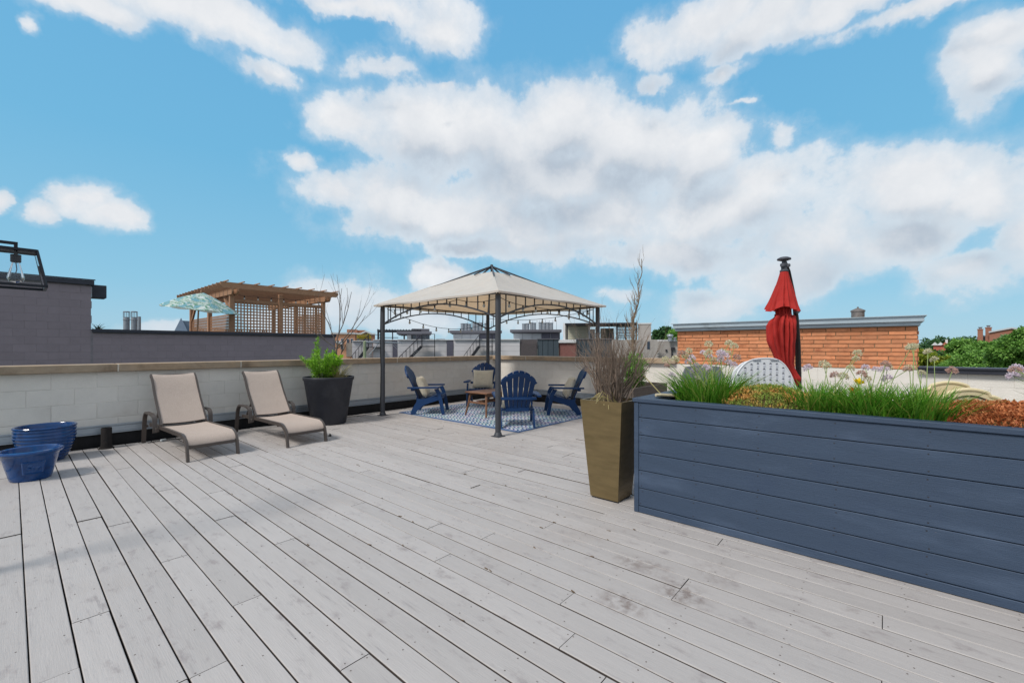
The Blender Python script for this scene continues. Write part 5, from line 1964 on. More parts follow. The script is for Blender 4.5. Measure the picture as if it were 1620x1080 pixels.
part('finial', MB().lathe([(.02, 2.98), (.03, 3.02), (0, 3.06)], 8, (.24, 0, 0)), M_cedar, gu)

# steel stacks
M_steel = pm('galvanised_stack', C(150, 156, 164), rough=.45, metal=.4, var=.2, scale=6, dirt=(C(110, 110, 116), 6, .55, .8))
for i, (x, y, h, r_, cap, lb) in enumerate(((2.965, 22.58, 2.48, .10, 1, 'leftmost steel roof stack with a mesh rain cap, beyond the purple wall'),
                                           (3.165, 22.36, 2.48, .10, 1, 'middle steel roof stack with a mesh rain cap, beyond the purple wall'),
                                           (3.295, 22.20, 2.38, .05, 0, 'rightmost of the three steel roof stacks, thinner and without a cap'))):
    t = thing('roof_stack', lb, 'chimney pipe', (x, y, .1), 0, 'steel roof stacks beyond the purple wall')
    part('pipe', MB().lathe([(r_, 0), (r_, h - .25), (r_ * 1.12, h - .24), (r_ * 1.12, h - .2), (r_, h - .19), (r_, h - .12)] if cap else [(r_, 0), (r_, h), (r_ * .8, h)], 14), M_steel, t)
    if cap:
        m = MB()
        for k in range(8):
            a = 2 * PI * k / 8
            m.bar((r_ * math.cos(a), r_ * math.sin(a), h - .14), (r_ * math.cos(a), r_ * math.sin(a), h + .08), .012, .012)
        m.lathe([(r_ * 1.05, h + .07), (r_ * 1.05, h + .10), (r_ * .9, h + .11)], 12)
        part('rain_cap', m, M_steel, t)

# ------------------------------------------------------------------ far rooftops seen over the corner. Each building stands on a street grid turned to face the deck.
VIEW = -YAW


def far(name, label, cat, Z, px, z=-10.0, group=None, turn=0.0):
    """thing at bearing px and forward distance Z, its front square to the deck; local x right, y away"""
    p = at_depth(Z, px, 549)
    return thing(name, label, cat, (p[0], p[1], z), VIEW - math.atan((px - 810) / 684.0) + turn, group)


def lx(Z, px, px0):
    return (px - px0) / 684.0 * Z * math.cos(math.atan((px0 - 810) / 684.0))


def lz(Z, py, base=-10.0):
    return CAM_H - (py - 549) / 684.0 * Z - base


M_siding = pm('grey_fibre_siding', C(200, 197, 200), rough=.7, var=.05, scale=1.2, objvar=.03, dirt=(C(180, 177, 182), .8, .55, .85))
M_sidingdark = pm('dark_grey_siding', C(86, 86, 100), rough=.6, var=.08, objvar=.05)
M_charcoal = pm('charcoal_metal_siding', C(66, 76, 84), rough=.5, var=.07, objvar=.05, metal=.2)
M_darkbrick = pm('dark_brick', C(84, 78, 80), rough=.85, var=.2, scale=9, objvar=.05)
M_redbrick = pm('red_brick', C(136, 92, 86), rough=.85, var=.2, scale=8, objvar=.08)
M_rooftrim = pm('grey_roof_trim', C(92, 92, 100), rough=.6, var=.08)
M_winglass = pm('window_glass', C(50, 60, 74), rough=.08, var=.2, scale=1, spec=.8)
M_white = pm('white_trim', C(206, 206, 208), rough=.6, var=.04)
M_greywall = pm('pale_grey_panel', C(190, 193, 198), rough=.7, var=.05)
M_beige = pm('beige_siding', C(178, 176, 158), rough=.75, var=.05)
M_blockgrey = pm('grey_split_block', C(166, 160, 156), rough=.9, var=.08, scale=3, bump=.3, bscale=12)
M_stair = pm('black_steel_stair', C(46, 46, 52), rough=.5, metal=.3)
FZ = 36.0


def siding_unit(label, p0, p1, ptop, rows_=4, strip=None, stair=None, Zd=FZ):
    pc = (p0 + p1) / 2
    t = far('row_house', label, 'house', Zd, pc, group='grey row houses beyond the parapet')
    x0, x1 = lx(Zd, p0, pc), lx(Zd, p1, pc)
    zt = lz(Zd, ptop)
    part('wall', MB().box(((x0 + x1) / 2, 3.05, zt / 2 - .1), (x1 - x0 - .02, 6.0, zt - .2)), M_siding, t)
    hh = .47
    xs1 = x1
    for k in range(8):
        z1 = zt - .06 - hh * k
        part('siding_panel', MB().box(((x0 + xs1) / 2, .0, z1 - hh / 2), (xs1 - x0 - .03, .08, hh - .014), bev=.004), M_siding, t)
    part('roof_edge', MB().box(((x0 + x1) / 2, 2.95, zt - .02), (x1 - x0, 6.3, .07)), M_white, t)
    if strip:
        s0, s1 = lx(Zd, strip[0], pc), lx(Zd, strip[1], pc)
        part('dark_bay', MB().box(((s0 + s1) / 2, -.08, (zt - .04) / 2), (s1 - s0, .14, zt - .05), bev=.01), M_sidingdark, t)
    if stair:
        (a, b) = stair            # from (px,py) to (px,py)
        A = Vector((lx(Zd, a[0], pc), -.75, lz(Zd, a[1])))
        B = Vector((lx(Zd, b[0], pc), -.75, lz(Zd, b[1])))
        dirv_ = (B - A).normalized()
        A2 = A - dirv_ * 1.5
        part('stair_stringer', MB().bar(A2 + Vector((0, -.42, 0)), B + Vector((0, -.42, 0)), .05, .22).bar(A2 + Vector((0, .42, 0)), B + Vector((0, .42, 0)), .05, .22), M_stair, t)
        tr_ = MB()
        nst = 14
        for k in range(nst):
            p = A2.lerp(B, (k + .5) / nst)
            tr_.box(tuple(p + Vector((0, 0, .04))), (.26, .80, .035))
        part('stair_treads', tr_, M_stair, t)
        rl = MB()
        for s in (-.42, .42):
            up = Vector((0, s, .95))
            rl.bar(A2 + up, B + up, .035, .035)
            for k in range(7):
                p = A2.lerp(B, k / 6)
                rl.bar(p + Vector((0, s, 0)), p + up, .025, .025)
        part('stair_railing', rl, M_stair, t)
        lp = MB()
        lp.box((B.x + .55, -.75, B.z), (1.1, .95, .06))
        for (dx, dy) in ((0.05, -.42), (1.05, -.42), (1.05, .42), (.05, .42)):
            lp.bar((B.x + dx, -.75 + dy, B.z - 1.6 if dx > 1 else B.z), (B.x + dx, -.75 + dy, B.z + 1.0), .04, .04)
        lp.bar((B.x + .05, -1.17, B.z + 1.0), (B.x + 1.05, -1.17, B.z + 1.0), .035, .035).bar((B.x + 1.05, -1.17, B.z + 1.0), (B.x + 1.05, -.33, B.z + 1.0), .035, .035)
        part('stair_landing', lp, M_stair, t)
    return t


siding_unit('grey panelled row house wall left of the left gazebo post, dark stair at its right', 557, 590, 539, stair=((571, 563), (582, 549)))
siding_unit('grey panelled row house wall seen just right of the left gazebo post, with dark bay', 590, 629.5, 537.2, strip=(621, 629))
siding_unit('grey panelled row house wall with black stair between two dark bays', 629.5, 718, 537, strip=(707, 718), stair=((652, 563), (667, 548)))
siding_unit('grey panelled row house wall with black stair by the back gazebo post', 718, 785, 536.6, stair=((747, 563), (758, 548)))
siding_unit('plain grey panelled row house wall just right of the front gazebo post', 785, 822.5, 536.6)


def panel_house(label, p0, p1, ptop, kind, mat, Zd=FZ, name='row_house', grp_='dark fronted houses beyond the right parapet'):
    pc = (p0 + p1) / 2
    t = far(name, label, 'house', Zd, pc, group=grp_)
    x0, x1 = lx(Zd, p0, pc), lx(Zd, p1, pc)
    zt = lz(Zd, ptop)
    part('wall', MB().box(((x0 + x1) / 2, 3.03, zt / 2), (x1 - x0 - .02, 6.0, zt)), mat, t)
    if kind == 'seam':
        n = max(3, round((x1 - x0) / .42))
        for k in range(n):
            w = (x1 - x0) / n
            part('standing_seam_panel', MB().box((x0 + w * (k + .5), 0, (zt - 1.2) ), (w - .03, .07, 2.4), bev=.008), mat, t)
        part('roof_edge', MB().box(((x0 + x1) / 2, 2.98, zt + .03), (x1 - x0, 6.2, .08)), M_rooftrim, t)
    elif kind == 'brick':
        b = MB()
        n = int((x1 - x0) / .23)
        for c in range(22):
            for k in range(n):
                b.box((x0 + .115 + .23 * k + (.0575 if c % 2 else -.0575) + .04, 0, zt - .35 - .085 * c), (.22, .06, .075))
        part('bricks', b, mat, t, kind='stuff')
        if mat is M_redbrick:
            part('stone_cap', MB().box(((x0 + x1) / 2, 2.95, zt - .12), (x1 - x0 + .05, 6.3, .27), bev=.02), M_white, t)
    return t


panel_house('charcoal brick house front right of the grey panels', 822.5, 850, 536.8, 'brick', M_darkbrick)
panel_house('charcoal ribbed metal house front left of the red brick one', 850, 884, 536.8, 'seam', M_charcoal)
panel_house('red brown brick house front with white cap between dark metal fronts', 884, 911, 537.5, 'brick', M_redbrick)
panel_house('charcoal ribbed metal house front behind the right gazebo post', 911, 968, 536.8, 'seam', M_charcoal)


def penthouse(label, p0, p1, pt, roof0, roof1, vents, split, glass=False, Zd=40.0):
    pc = (p0 + p1) / 2
    t = far('roof_penthouse', label, 'penthouse', Zd, pc, z=1.2, group='roof penthouses on the grey row houses')
    X = lambda p: lx(Zd, p, pc)
    zt = lz(Zd, pt, 1.2)
    part('wall', MB().box((0, 2.0, zt / 2 - .05), (X(p1) - X(p0), 3.6, zt)), M_greywall, t)
    for k in range(5):
        w = (X(p1) - X(p0)) / 5
        mt = M_winglass if (glass and k in (1, 3, 4)) else (M_greywall if k < split else M_sidingdark)
        part('wall_panel' if mt is not M_winglass else 'window', MB().box((X(p0) + w * (k + .5), .17, zt / 2), (w - .05, .07, zt - .16), bev=.01), mt, t)
    part('roof', MB().box(((X(roof0) + X(roof1)) / 2, 1.9, zt + .12), (X(roof1) - X(roof0), 4.6, .26), bev=.03).box(((X(roof0) + X(roof1)) / 2, 1.9, zt - .03), (X(roof1) - X(roof0) - .5, 4.1, .08)), M_rooftrim, t)
    for (pv_, hv) in vents:
        p = part('roof_vent', MB().lathe([(.17, zt + .25), (.17, zt + .2 + hv), (.2, zt + .21 + hv), (.2, zt + .25 + hv), (.15, zt + .27 + hv)], 12, (X(pv_), 1.4, 0)), M_steel, t)
        part('vent_mast', MB().bar((X(pv_) + .5, 1.6, zt + .2), (X(pv_) + .5, 1.6, zt + .5 + hv), .035, .035), M_steel, p)
    return t


penthouse('low grey penthouse with dark glass front and flat roof right of the left gazebo post', 644, 680, 528.5, 628, 683, [], 2, True)
penthouse('grey penthouse with steel vents on its roof, left of the back gazebo post', 717, 786, 527, 712, 794, [(731, .72), (737, .72), (742, .68), (750, .8), (755, .8), (761, .8), (770, .75)], 3)
penthouse('grey penthouse with steel vents on its roof, right of the front gazebo post', 812, 886, 525.6, 807, 888, [(828, .62), (834, .65), (841, .72), (845, .7), (855, .74), (861, .7), (867, .72), (873, .7)], 3)
# dark steel pergola frame
t = far('steel_pergola', 'dark steel roof pergola frame beside the low glass penthouse', 'pergola', 39.5, 625, 1.2)
for px in (598, 607, 621, 640, 652):
    for y in (0, 2.6):
        part('post', MB().bar((lx(39.5, px, 625), y, 0), (lx(39.5, px, 625), y, lz(39.5, 523, 1.2)), .09, .09), M_stair, t)
m = MB()
for y in (0, 2.6):
    m.bar((lx(39.5, 597, 625), y, lz(39.5, 523, 1.2)), (lx(39.5, 667, 625), y, lz(39.5, 523, 1.2)), .1, .16)
for k in range(16):
    x = lx(39.5, 598 + 4.5 * k, 625)
    m.bar((x, -.3, lz(39.5, 523, 1.2) + .09), (x, 2.9, lz(39.5, 523, 1.2) + .09), .05, .1)
m.bar((lx(39.5, 597, 625), 0, lz(39.5, 534, 1.2)), (lx(39.5, 630, 625), 0, lz(39.5, 534, 1.2)), .06, .06)
part('roof_frame', m, M_stair, t)
part('box_unit', MB().box((lx(39.5, 667, 625), 1.5, lz(39.5, 523.5, 1.2)), (.55 * 3, 1.2, .55), bev=.03), M_rooftrim, t)

# small rooftop clutter between the penthouses
for (px, py0, w, h, mt, lb) in ((682, 533.5, .45, .5, pm('ochre_unit', C(196, 160, 84)), 'small ochre rooftop box between two penthouses'), (688, 534, .5, .4, M_white, 'small white rooftop box right of the ochre one'),
                                (697, 534, .9, .55, M_steel, 'grey rooftop air unit right of the small white box')):
    t = far('rooftop_unit', lb, 'roof unit', 44, px, 1.6)
    part('housing', MB().box((0, 0, .25), (w, .6, h), bev=.03), mt, t)
    part('feet', MB().box((0, 0, -.02), (w * .8, .5, .06)), M_stair, t)
    part('grille', MB().box((0, -.31, .27), (w * .6, .02, h * .5)), M_rooftrim, t)

# beige penthouse with dark canopy and slatted screen (right of gazebo)
t = far('roof_penthouse', 'beige sided penthouse with thin dark canopy and slatted screen, right of the gazebo', 'penthouse', 38, 948, 1.0)
X = lambda p: lx(38, p, 948)
Zp = lambda p: lz(38, p, 1.0)
part('wall', MB().box(((X(890) + X(932)) / 2, 2.3, Zp(512) / 2), (X(932) - X(890), 3.6, Zp(512))), M_beige, t)
for k in range(8):
    zz_ = Zp(536) + (Zp(513) - Zp(536)) * (k + .5) / 8
    part('siding_board', MB().box(((X(897) + X(930)) / 2, .46, zz_), (X(930) - X(897), .06, (Zp(513) - Zp(536)) / 8 - .02)), M_beige, t)
part('corner_trim', MB().box((X(891), .44, Zp(510) / 2), (.2, .1, Zp(510))).box((X(932), .44, Zp(515) / 2), (.16, .1, Zp(515))), M_white, t)
part('door', MB().box((X(937), .8, Zp(520) / 2), (.45, .06, Zp(520))), M_winglass, t)
part('canopy_roof', MB().box(((X(895) + X(1005)) / 2, .4, Zp(513.5)), (X(1005) - X(895), 3.8, .16), bev=.02), M_stair, t)
for px in (898, 975, 988, 1004):
    part('canopy_post', MB().box((X(px), -1.2, Zp(514) / 2), (.13, .13, Zp(514))), M_stair, t)
for k in range(9):
    z = Zp(534.5) + (Zp(516) - Zp(534.5)) * k / 8
    part('screen_slat', MB().box(((X(975) + X(1004)) / 2, -1.12, z), (X(1004) - X(975), .04, .07)), M_stair, t)
part('wall', MB().box(((X(950) + X(972)) / 2, 3.0, Zp(518) / 2), (X(972) - X(950), 2.6, Zp(518)), bev=.02), M_beige, t)
part('chimney_box', MB().box((X(967), .9, Zp(526) / 2), (.5, .5, Zp(526)), bev=.03), M_rooftrim, t)
part('antenna', MB().bar((X(964), 1.5, 1), (X(964), 1.5, Zp(503)), .04, .04), M_stair, t)

# grey block building with tower
t = far('block_building', 'pale grey split block building with square tower behind the bare tree', 'building', 34, 1020)
X = lambda p: lx(34, p, 1020)
Zp = lambda p: lz(34, p)
part('wall', MB().box(((X(966) + X(1034)) / 2, 3, Zp(537) / 2), (X(1034) - X(966), 5, Zp(537))), M_blockgrey, t)
part('wall', MB().box(((X(1018) + X(1034)) / 2 - .3, 4.2, Zp(510) / 2), (X(1034) - X(1012), 4, Zp(510))), M_blockgrey, t)
part('tower_cap', MB().box(((X(1018) + X(1034)) / 2 - .3, 4.2, Zp(509.4)), (X(1035) - X(1011.5), 4.1, .1)), M_white, t)
part('wall', MB().box(((X(1034) + X(1071)) / 2, 4, Zp(538.5) / 2), (X(1071) - X(1034), 5, Zp(538.5))), M_blockgrey, t)
part('roof_edge', MB().box(((X(1034) + X(1071)) / 2, 4, Zp(538)), (X(1072) - X(1034), 5.1, .1)), M_white, t)
w_ = part('window', MB().box((X(1026), .47, Zp(546)), (.2, .1, .6)), M_winglass, t)
bb = MB()
for c in range(14):
    for k in range(9):
        bb.box((X(1034.5) + .2 + .2 * k + (.1 if c % 2 else 0), 1.49, Zp(540) - .105 * c), (.19, .05, .095))
    for k in range(17):
        bb.box((X(966.5) + .2 + .2 * k + (.1 if c % 2 else 0), .49, Zp(538.4) - .105 * c), (.19, .05, .095))
part('split_blocks', bb, M_blockgrey, t, kind='stuff')
for px, py in ((1039, 557), (1055, 554)):
    part('wall_light', MB().box((X(px), 1.40, Zp(py)), (.14, .14, .12)), M_stair, t)
part('downpipe', MB().bar((X(1064), 1.40, 0), (X(1064), 1.40, Zp(551)), .11, .11).box((X(1065.5), 1.38, Zp(551.5)), (.3, .2, .22)), M_stair, t)
t = far('roof_vent', 'small round metal vent on the grey block building roof edge', 'vent', 34.5, 1060, 1.75)
part('vent_pipe', MB().lathe([(.16, 0), (.16, .35), (.24, .37), (.24, .5), (.2, .55), (0, .57)], 12), M_steel, t)
part('vent_pipe', MB().lathe([(.1, 0), (.1, .2), (.15, .22), (.15, .28), (0, .3)], 10, (.35, .1, 0)), M_steel, t)

# ------------------------------------------------------------------ orange brick apartment house left of the gazebo
M_orange = pm('salmon_brick', C(206, 150, 118), rough=.85, var=.07, scale=.6, objvar=.03)
M_brown = pm('brown_brick', C(158, 112, 92), rough=.85, var=.1, scale=.8)
OZ = 70.0
t = far('apartment_house', 'salmon brick apartment house with gabled brown end wall, left of the gazebo', 'building', OZ, 560)
X = lambda p: lx(OZ, p, 560)
Zp = lambda p: lz(OZ, p)
part('wall', MB().box(((X(524) + X(562)) / 2, 5, Zp(527.5) / 2), (X(562) - X(524), 10, Zp(527.5))), M_orange, t)
part('parapet_trim', MB().box(((X(524) + X(562)) / 2, 4.9, Zp(527.2)), (X(562) - X(523.5), 10.3, .25)), M_white, t)
gp = [(X(562), 0), (X(594), 0), (X(594), Zp(528)), (X(588), Zp(528)), (X(579), Zp(524)), (X(571), Zp(528)), (X(562), Zp(528))]
part('gable_wall', MB().prism(gp, 8, Matrix.Translation((0, 4.3, 0))), M_brown, t)
part('gable_trim', MB().bar((X(588.5), .2, Zp(527.7)), (X(579), .2, Zp(523.7)), .3, .25).bar((X(579), .2, Zp(523.7)), (X(570.5), .2, Zp(527.7)), .3, .25).bar((X(570.5), .2, Zp(527.7)), (X(562), .2, Zp(527.7)), .3, .25).bar((X(594.5), .2, Zp(527.7)), (X(588), .2, Zp(527.7)), .3, .25), M_white, t)
part('arched_window', MB().prism([(X(578.2) + .75 * math.cos(a_), Zp(533.5) + .55 * math.sin(a_)) for a_ in [PI * k / 10 for k in range(11)]], .2, Matrix.Translation((0, .28, 0))), M_winglass, t)
part('penthouse', MB().box(((X(548) + X(566)) / 2, 7, Zp(525)), (X(566) - X(548), 4, 1.2)), M_brown, t)
part('cooling_unit', MB().box((X(560), 6, Zp(522.0)), (.8, 1.4, .5), bev=.05), M_rooftrim, t)
part('roof_slab', MB().box(((X(564) + X(580)) / 2, 9, Zp(524)), (X(580) - X(564), 5, .9)), M_brown, t)
for px, py in ((541.5, 539), (550.5, 539.5), (556.5, 539), (541.5, 549), (550.5, 549)):
    f_ = part('window', MB().box((X(px), .02, Zp(py)), (.42, .12, .75)), M_white, t)
    part('pane', MB().box((X(px) - .0, -.05, Zp(py)), (.32, .06, .64)), M_winglass, f_)
part('stone_band', MB().box(((X(548) + X(561)) / 2, -.04, Zp(553)), (X(561) - X(548), .12, 2.2)), pm('grey_stone', C(150, 140, 132), var=.2, scale=2), t)
part('air_unit', MB().box((X(537), -.2, Zp(542)), (.9, .6, .55), bev=.03), M_greywall, t)
# shrubs on the flat roof in front
M_yellowgreen = leafmat('autumn_shrub_leaf', [C(120, 150, 50), C(176, 166, 54), C(196, 140, 56), C(96, 134, 46)])
t = far('roof_shrub', 'yellow green shrub row on the grey roof edge below the gabled wall', 'shrub', 36.5, 576, 2.0)
r = np.random.default_rng(6)
n = 1500
P_ = np.stack([r.uniform(-.55, .55, n), r.uniform(-.3, .3, n), r.uniform(-.1, .25, n) * (1.0 + .6 * np.sin(9 * r.random(n)))], 1)
place('foliage', leaf_mesh('foliage', M_yellowgreen, P_, rnd_dirs(r, n), rnd_dirs(r, n), r.uniform(.05, .12, n), r.uniform(.03, .05, n)), t)
part('trough', MB().box((0, 0, -.15), (1.1, .5, .3)), M_rooftrim, t)

# weathered post with cross pole and washing lines
t = far('line_post', 'weathered green wooden post carrying a grey cross pole and lines, behind the parapet', 'post', 15.0, 577, -.5)
X = lambda p: lx(15, p, 577)
Zp = lambda p: lz(15, p, -.5)
part('post', MB().lathe([(.055, 0), (.05, Zp(540)), (.03, Zp(539.3)), (0, Zp(539))], 10), pm('green_weathered_wood', C(138, 150, 122), rough=.9, var=.2, scale=5, dirt=(C(100, 106, 90), 4, .5, .8)), t)
part('cross_pole', MB().tube([(-.05, 0, Zp(541)), (X(610), .4, Zp(541.3)), (X(641), .8, Zp(542))], [.03, .03, .022], 8), M_steel, t)
part('brace', MB().tube([(X(600), .3, Zp(542)), (X(584), .3, Zp(562))], .016, 6), M_steel, t)
m = MB()
for k in range(6):
    m.tube([(X(620 + 4 * k), .6, Zp(541.5)), (X(632 + 6 * k), .9, Zp(552)), (X(650 + 7 * k), 1.2, Zp(563))], .0045, 4)
part('lines', m, M_white, t)

# church spire far left
t = far('church', 'distant grey church roof with small spire left of the cedar pergola', 'church', 90, 290, -10)
X = lambda p: lx(90, p, 290)
Zp = lambda p: lz(90, p)
M_slate = pm('slate_roof', C(108, 124, 144), rough=.7, var=.1)
part('roof', MB().prism([(X(281), Zp(527)), (X(303), Zp(527)), (X(302), Zp(507.5)), (X(287), Zp(507))], 8, Matrix.Translation((0, 4, 0))), M_slate, t)
m = MB()
b_ = 1.1
m.add([(X(286.5) - b_, -b_, Zp(524)), (X(286.5) + b_, -b_, Zp(524)), (X(286.5) + b_, b_, Zp(524)), (X(286.5) - b_, b_, Zp(524)), (X(286.5), 0, Zp(502.5))], [(0, 1, 4), (1, 2, 4), (2, 3, 4), (3, 0, 4), (3, 2, 1, 0)])
part('spire', m, M_slate, t)
part('tower', MB().box((X(286.5), 0, Zp(524) / 2), (2.1, 2.1, Zp(524))), M_beige, t)
part('nave_wall', MB().box(((X(281) + X(302)) / 2, 4, Zp(526.5) / 2), (X(302) - X(281), 7.6, Zp(526.5))), M_white, t)

# ------------------------------------------------------------------ trees on the right and behind
M_oak = leafmat('mid_green_leaf', [C(84, 126, 54), C(112, 158, 68), C(150, 190, 98), C(94, 138, 60)], transl=.25)
M_darktree = leafmat('dark_green_leaf', [C(58, 92, 58), C(74, 110, 66), C(88, 126, 74)], transl=.2)
M_yellowtree = leafmat('yellow_green_leaf', [C(110, 136, 40), C(140, 156, 52), C(164, 170, 64), C(92, 118, 40)], transl=.25)
M_silver = leafmat('silver_green_leaf', [C(116, 150, 100), C(144, 176, 124), C(94, 132, 80)], transl=.25)
M_trunk = pm('tree_bark', C(86, 74, 62), rough=.9, var=.3, scale=3, bump=.5, bscale=10)


def make_tree(label, Z, px, py_top, half_px, depth_m, mat, seed, n=9000, leaf=.22, grp_=None, z0=-10.0):
    r = np.random.default_rng(seed)
    rr = random.Random(seed)
    t = far('leafy_tree', label, 'tree', Z, px, z0, grp_)
    H_ = lz(Z, py_top, z0)
    Rw = half_px / 684 * Z
    # clumps through an egg shaped crown
    k = 70
    cl = []
    while len(cl) < k:
        p = r.uniform(-1, 1, 3)
        if np.linalg.norm(p) < 1 and (np.linalg.norm(p) > .45 or r.random() < .25):
            cl.append(p)
    cl = np.array(cl)
    ch_ = min(H_ * .72, Rw * 1.9)
    zc = H_ - ch_ * .5
    cent = cl * np.array([Rw * .92, Rw * .92, ch_ * .47]) * r.uniform(.85, 1.1, (k, 1)) + np.array([0, 0, zc])
    cr_ = r.uniform(.10, .25, k) * Rw
    w = cr_ ** 2 / np.sum(cr_ ** 2)
    idx = r.choice(k, n, p=w)
    d_ = rnd_dirs(r, n)
    rad = cr_[idx] * (.45 + .6 * r.random(n) ** .5)
    P_ = cent[idx] + d_ * rad[:, None] * np.array([1.15, 1.15, .8])
    D_ = d_ * .7 + rnd_dirs(r, n) * .8 + np.array([0, 0, -.15])
    U_ = rnd_dirs(r, n) * .6 + np.array([0, 0, 1.0])
    L_ = r.uniform(.7, 1.35, n) * leaf
    place('crown', leaf_mesh('crown', mat, P_, D_, U_, L_, L_ * .6), t)
    m = MB()
    m.tube([(0, 0, 0), (rr.uniform(-.1, .1), 0, H_ * .25), (rr.uniform(-.2, .2), 0, H_ * .5), (rr.uniform(-.2, .2), 0, H_ * .75)], [.022 * H_, .018 * H_, .012 * H_, .005 * H_], 8)
    for c in cent[:22]:
        z_ = rr.uniform(.25, .6) * H_
        m.tube([(0, 0, z_), tuple((np.array([0, 0, z_]) * .4 + c * .6) + np.array([0, 0, -.2])), tuple(c)], [.007 * H_, .005 * H_, .002 * H_], 5, cap=False)
    part('trunk', m, M_trunk, t)
    return t


TG = 'leafy trees beyond the right parapet'
make_tree('large silvery green tree at the right picture edge, nearest and tallest of the trees', 24, 1642, 512, 52, 5, M_oak, 1, 30000, .15, TG)
make_tree('broad green tree in front of the chimneyed brick house', 30, 1552, 551, 50, 5, M_oak, 2, 26000, .16, TG)
make_tree('silvery green bushy tree left of the tall right edge tree, below the brick house', 34, 1598, 530, 22, 5, M_silver, 3, 14000, .16, TG)
make_tree('mid green tree left of the brick house chimneys', 48, 1530, 535, 28, 5, M_oak, 4, 12000, .28, TG)
make_tree('yellow green tree just right of the brick roof box', 34, 1478, 556, 32, 5, M_yellowtree, 5, 14000, .2, TG)
make_tree('darker olive tree rising behind the yellow green one', 50, 1462, 553, 24, 5, M_darktree, 6, 9000, .3, TG)
make_tree('green tree below the distant red roof', 42, 1512, 558, 30, 5, M_oak, 17, 12000, .25, TG)
far_spots = [(140, 1458, 536, 26), (150, 1490, 535, 24), (160, 1520, 534, 26), (175, 1548, 531, 28), (165, 1580, 530, 30), (150, 1615, 532, 30), (190, 1470, 538, 26), (200, 1505, 537, 30), (95, 1470, 554, 16), (100, 1532, 545, 16)]
far_labs = ['dark distant tree just right of the brick roof box', 'dark distant tree above the red roof', 'dark distant tree on the skyline left of the brick chimneys', 'tallest dark distant tree on the skyline by the chimneys',
            'dark distant tree behind the chimneyed house', 'dark distant tree behind the right edge tree', 'farthest low dark tree right of the brick roof box', 'farthest low dark tree behind the red roof',
            'dark tree in front of the red roof at its left', 'dark tree in front of the red roof at its right']
for k, ((Z, px, py, hp), lb) in enumerate(zip(far_spots, far_labs)):
    make_tree(lb, Z, px, py, hp, 5, M_darktree, 40 + k, 5000, .006 * Z, 'dark distant trees on the right skyline')
make_tree('dark green tree behind the grey block building, left of the brick roof box', 60, 1048, 517, 20, 5, M_darktree, 70, 9000, .35, 'trees behind the grey block building')
make_tree('mid green tree touching the left end of the brick roof box', 52, 1070, 522, 16, 5, M_oak, 71, 8000, .3, 'trees behind the grey block building')
make_tree('dark green tree low behind the block building vents', 70, 1090, 525, 24, 5, M_darktree, 72, 6000, .4, 'trees behind the grey block building')

# brick house with two chimneys
CZ = 62.0
t = far('chimney_house', 'brown brick house with two tall chimneys and pale roof edge among the trees', 'house', CZ, 1575)
X = lambda p: lx(CZ, p, 1575)
Zp = lambda p: lz(CZ, p)
M_bb = pm('brown_house_brick', C(150, 102, 84), rough=.85, var=.12, scale=1.2)
gp = [(X(1565), 0), (X(1640), 0), (X(1640), Zp(526)), (X(1600), Zp(519.5)), (X(1566), Zp(525.5)), (X(1565), Zp(525.5))]
part('wall', MB().prism(gp, 8, Matrix.Translation((0, 4.5, 0))), M_bb, t)
part('wall', MB().box(((X(1550) + X(1565)) / 2, 5.5, Zp(531) / 2), (X(1565) - X(1550), 6, Zp(531))), M_bb, t)
part('roof_edge', MB().bar((X(1564), .4, Zp(525)), (X(1600), .4, Zp(519)), .3, .2).bar((X(1600), .4, Zp(519)), (X(1641), .4, Zp(525.6)), .3, .2), M_greywall, t)
part('side_roof', MB().box(((X(1551) + X(1561)) / 2, 3.6, Zp(531)), (X(1562) - X(1551), 4, .18)), M_slate, t)
part('window', MB().box(((X(1551) + X(1560)) / 2, 2.4, Zp(540)), (X(1560) - X(1551), .2, 1.5)), M_white, t)
for k in range(4):
    part('pane', MB().box((X(1552.2) + k * .22, 2.28, Zp(540)), (.13, .06, 1.4)), M_winglass, t)
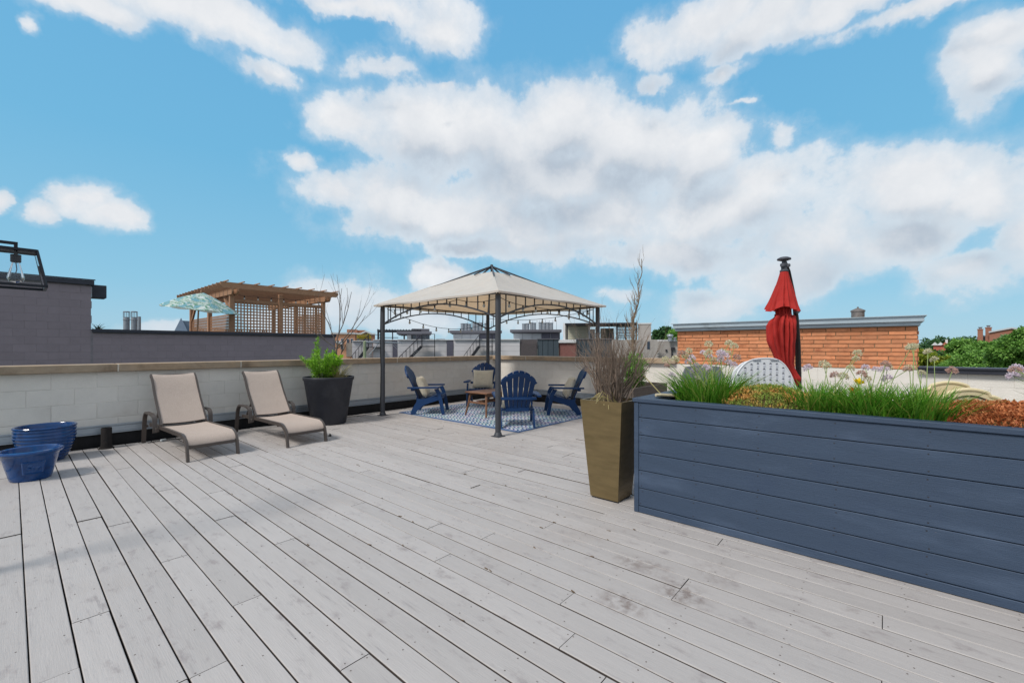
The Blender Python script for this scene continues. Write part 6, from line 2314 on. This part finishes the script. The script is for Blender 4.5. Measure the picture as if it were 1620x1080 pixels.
for (p, tp_, w_) in ((1550, 520, .55), (1563.5, 517.5, .62)):
    c_ = part('chimney', MB().box((X(p), 1.5, Zp(tp_) / 2), (w_, .7, Zp(tp_))).box((X(p), 1.5, Zp(tp_)), (w_ + .1, .8, .12)), M_bb, t)
    part('chimney_pot', MB().lathe([(.16, Zp(tp_)), (.14, Zp(tp_) + .2), (.22, Zp(tp_) + .26), (.24, Zp(tp_) + .34), (0, Zp(tp_) + .36)], 10, (X(p), 1.5, 0)), M_steel, c_)
# distant red roofs and a pale house
RZ2 = 120.0
t = far('red_house', 'distant red brick house with white gables among dark trees', 'house', RZ2, 1488)
X = lambda p: lx(RZ2, p, 1488)
Zp = lambda p: lz(RZ2, p)
M_rr = pm('red_tile', C(176, 96, 80), rough=.8, var=.15, scale=.8)
part('wall', MB().box((0, 3, Zp(545) / 2), (X(1499) - X(1476), 6, Zp(545))), M_rr, t)
for p in (1479, 1488, 1495):
    part('gable', MB().prism([(X(p) - .75, Zp(546)), (X(p) + .75, Zp(546)), (X(p), Zp(541))], .5, Matrix.Translation((0, -.2, 0))), M_white if p != 1495 else M_rr, t)
part('chimney', MB().box((X(1497.5), 2, Zp(541.5)), (.5, .5, 1.6)), M_white, t)
t = far('pale_house', 'small pale house front glimpsed between the green trees', 'house', 75, 1514)
X = lambda p: lx(75, p, 1514)
Zp = lambda p: lz(75, p)
part('wall', MB().box((0, 2, Zp(553) / 2), (2.2, 4, Zp(553))), M_greywall, t)
part('roof', MB().prism([(-1.3, Zp(553)), (1.3, Zp(553)), (.3, Zp(549)), (-.4, Zp(549))], 4.4, Matrix.Translation((0, 2, 0))), M_white, t)
t = far('street_wires', 'pair of pale overhead wires crossing between the trees', 'wires', 40, 1510, 0)
m = MB()
for k, py in enumerate((565.5, 568)):
    m.tube([(lx(40, 1440, 1510), 0, lz(40, py + 1.5, 0)), (lx(40, 1510, 1510), 0, lz(40, py, 0)), (lx(40, 1640, 1510), 0, lz(40, py - 3, 0))], .03, 5)
part('wire', m, M_white, t)
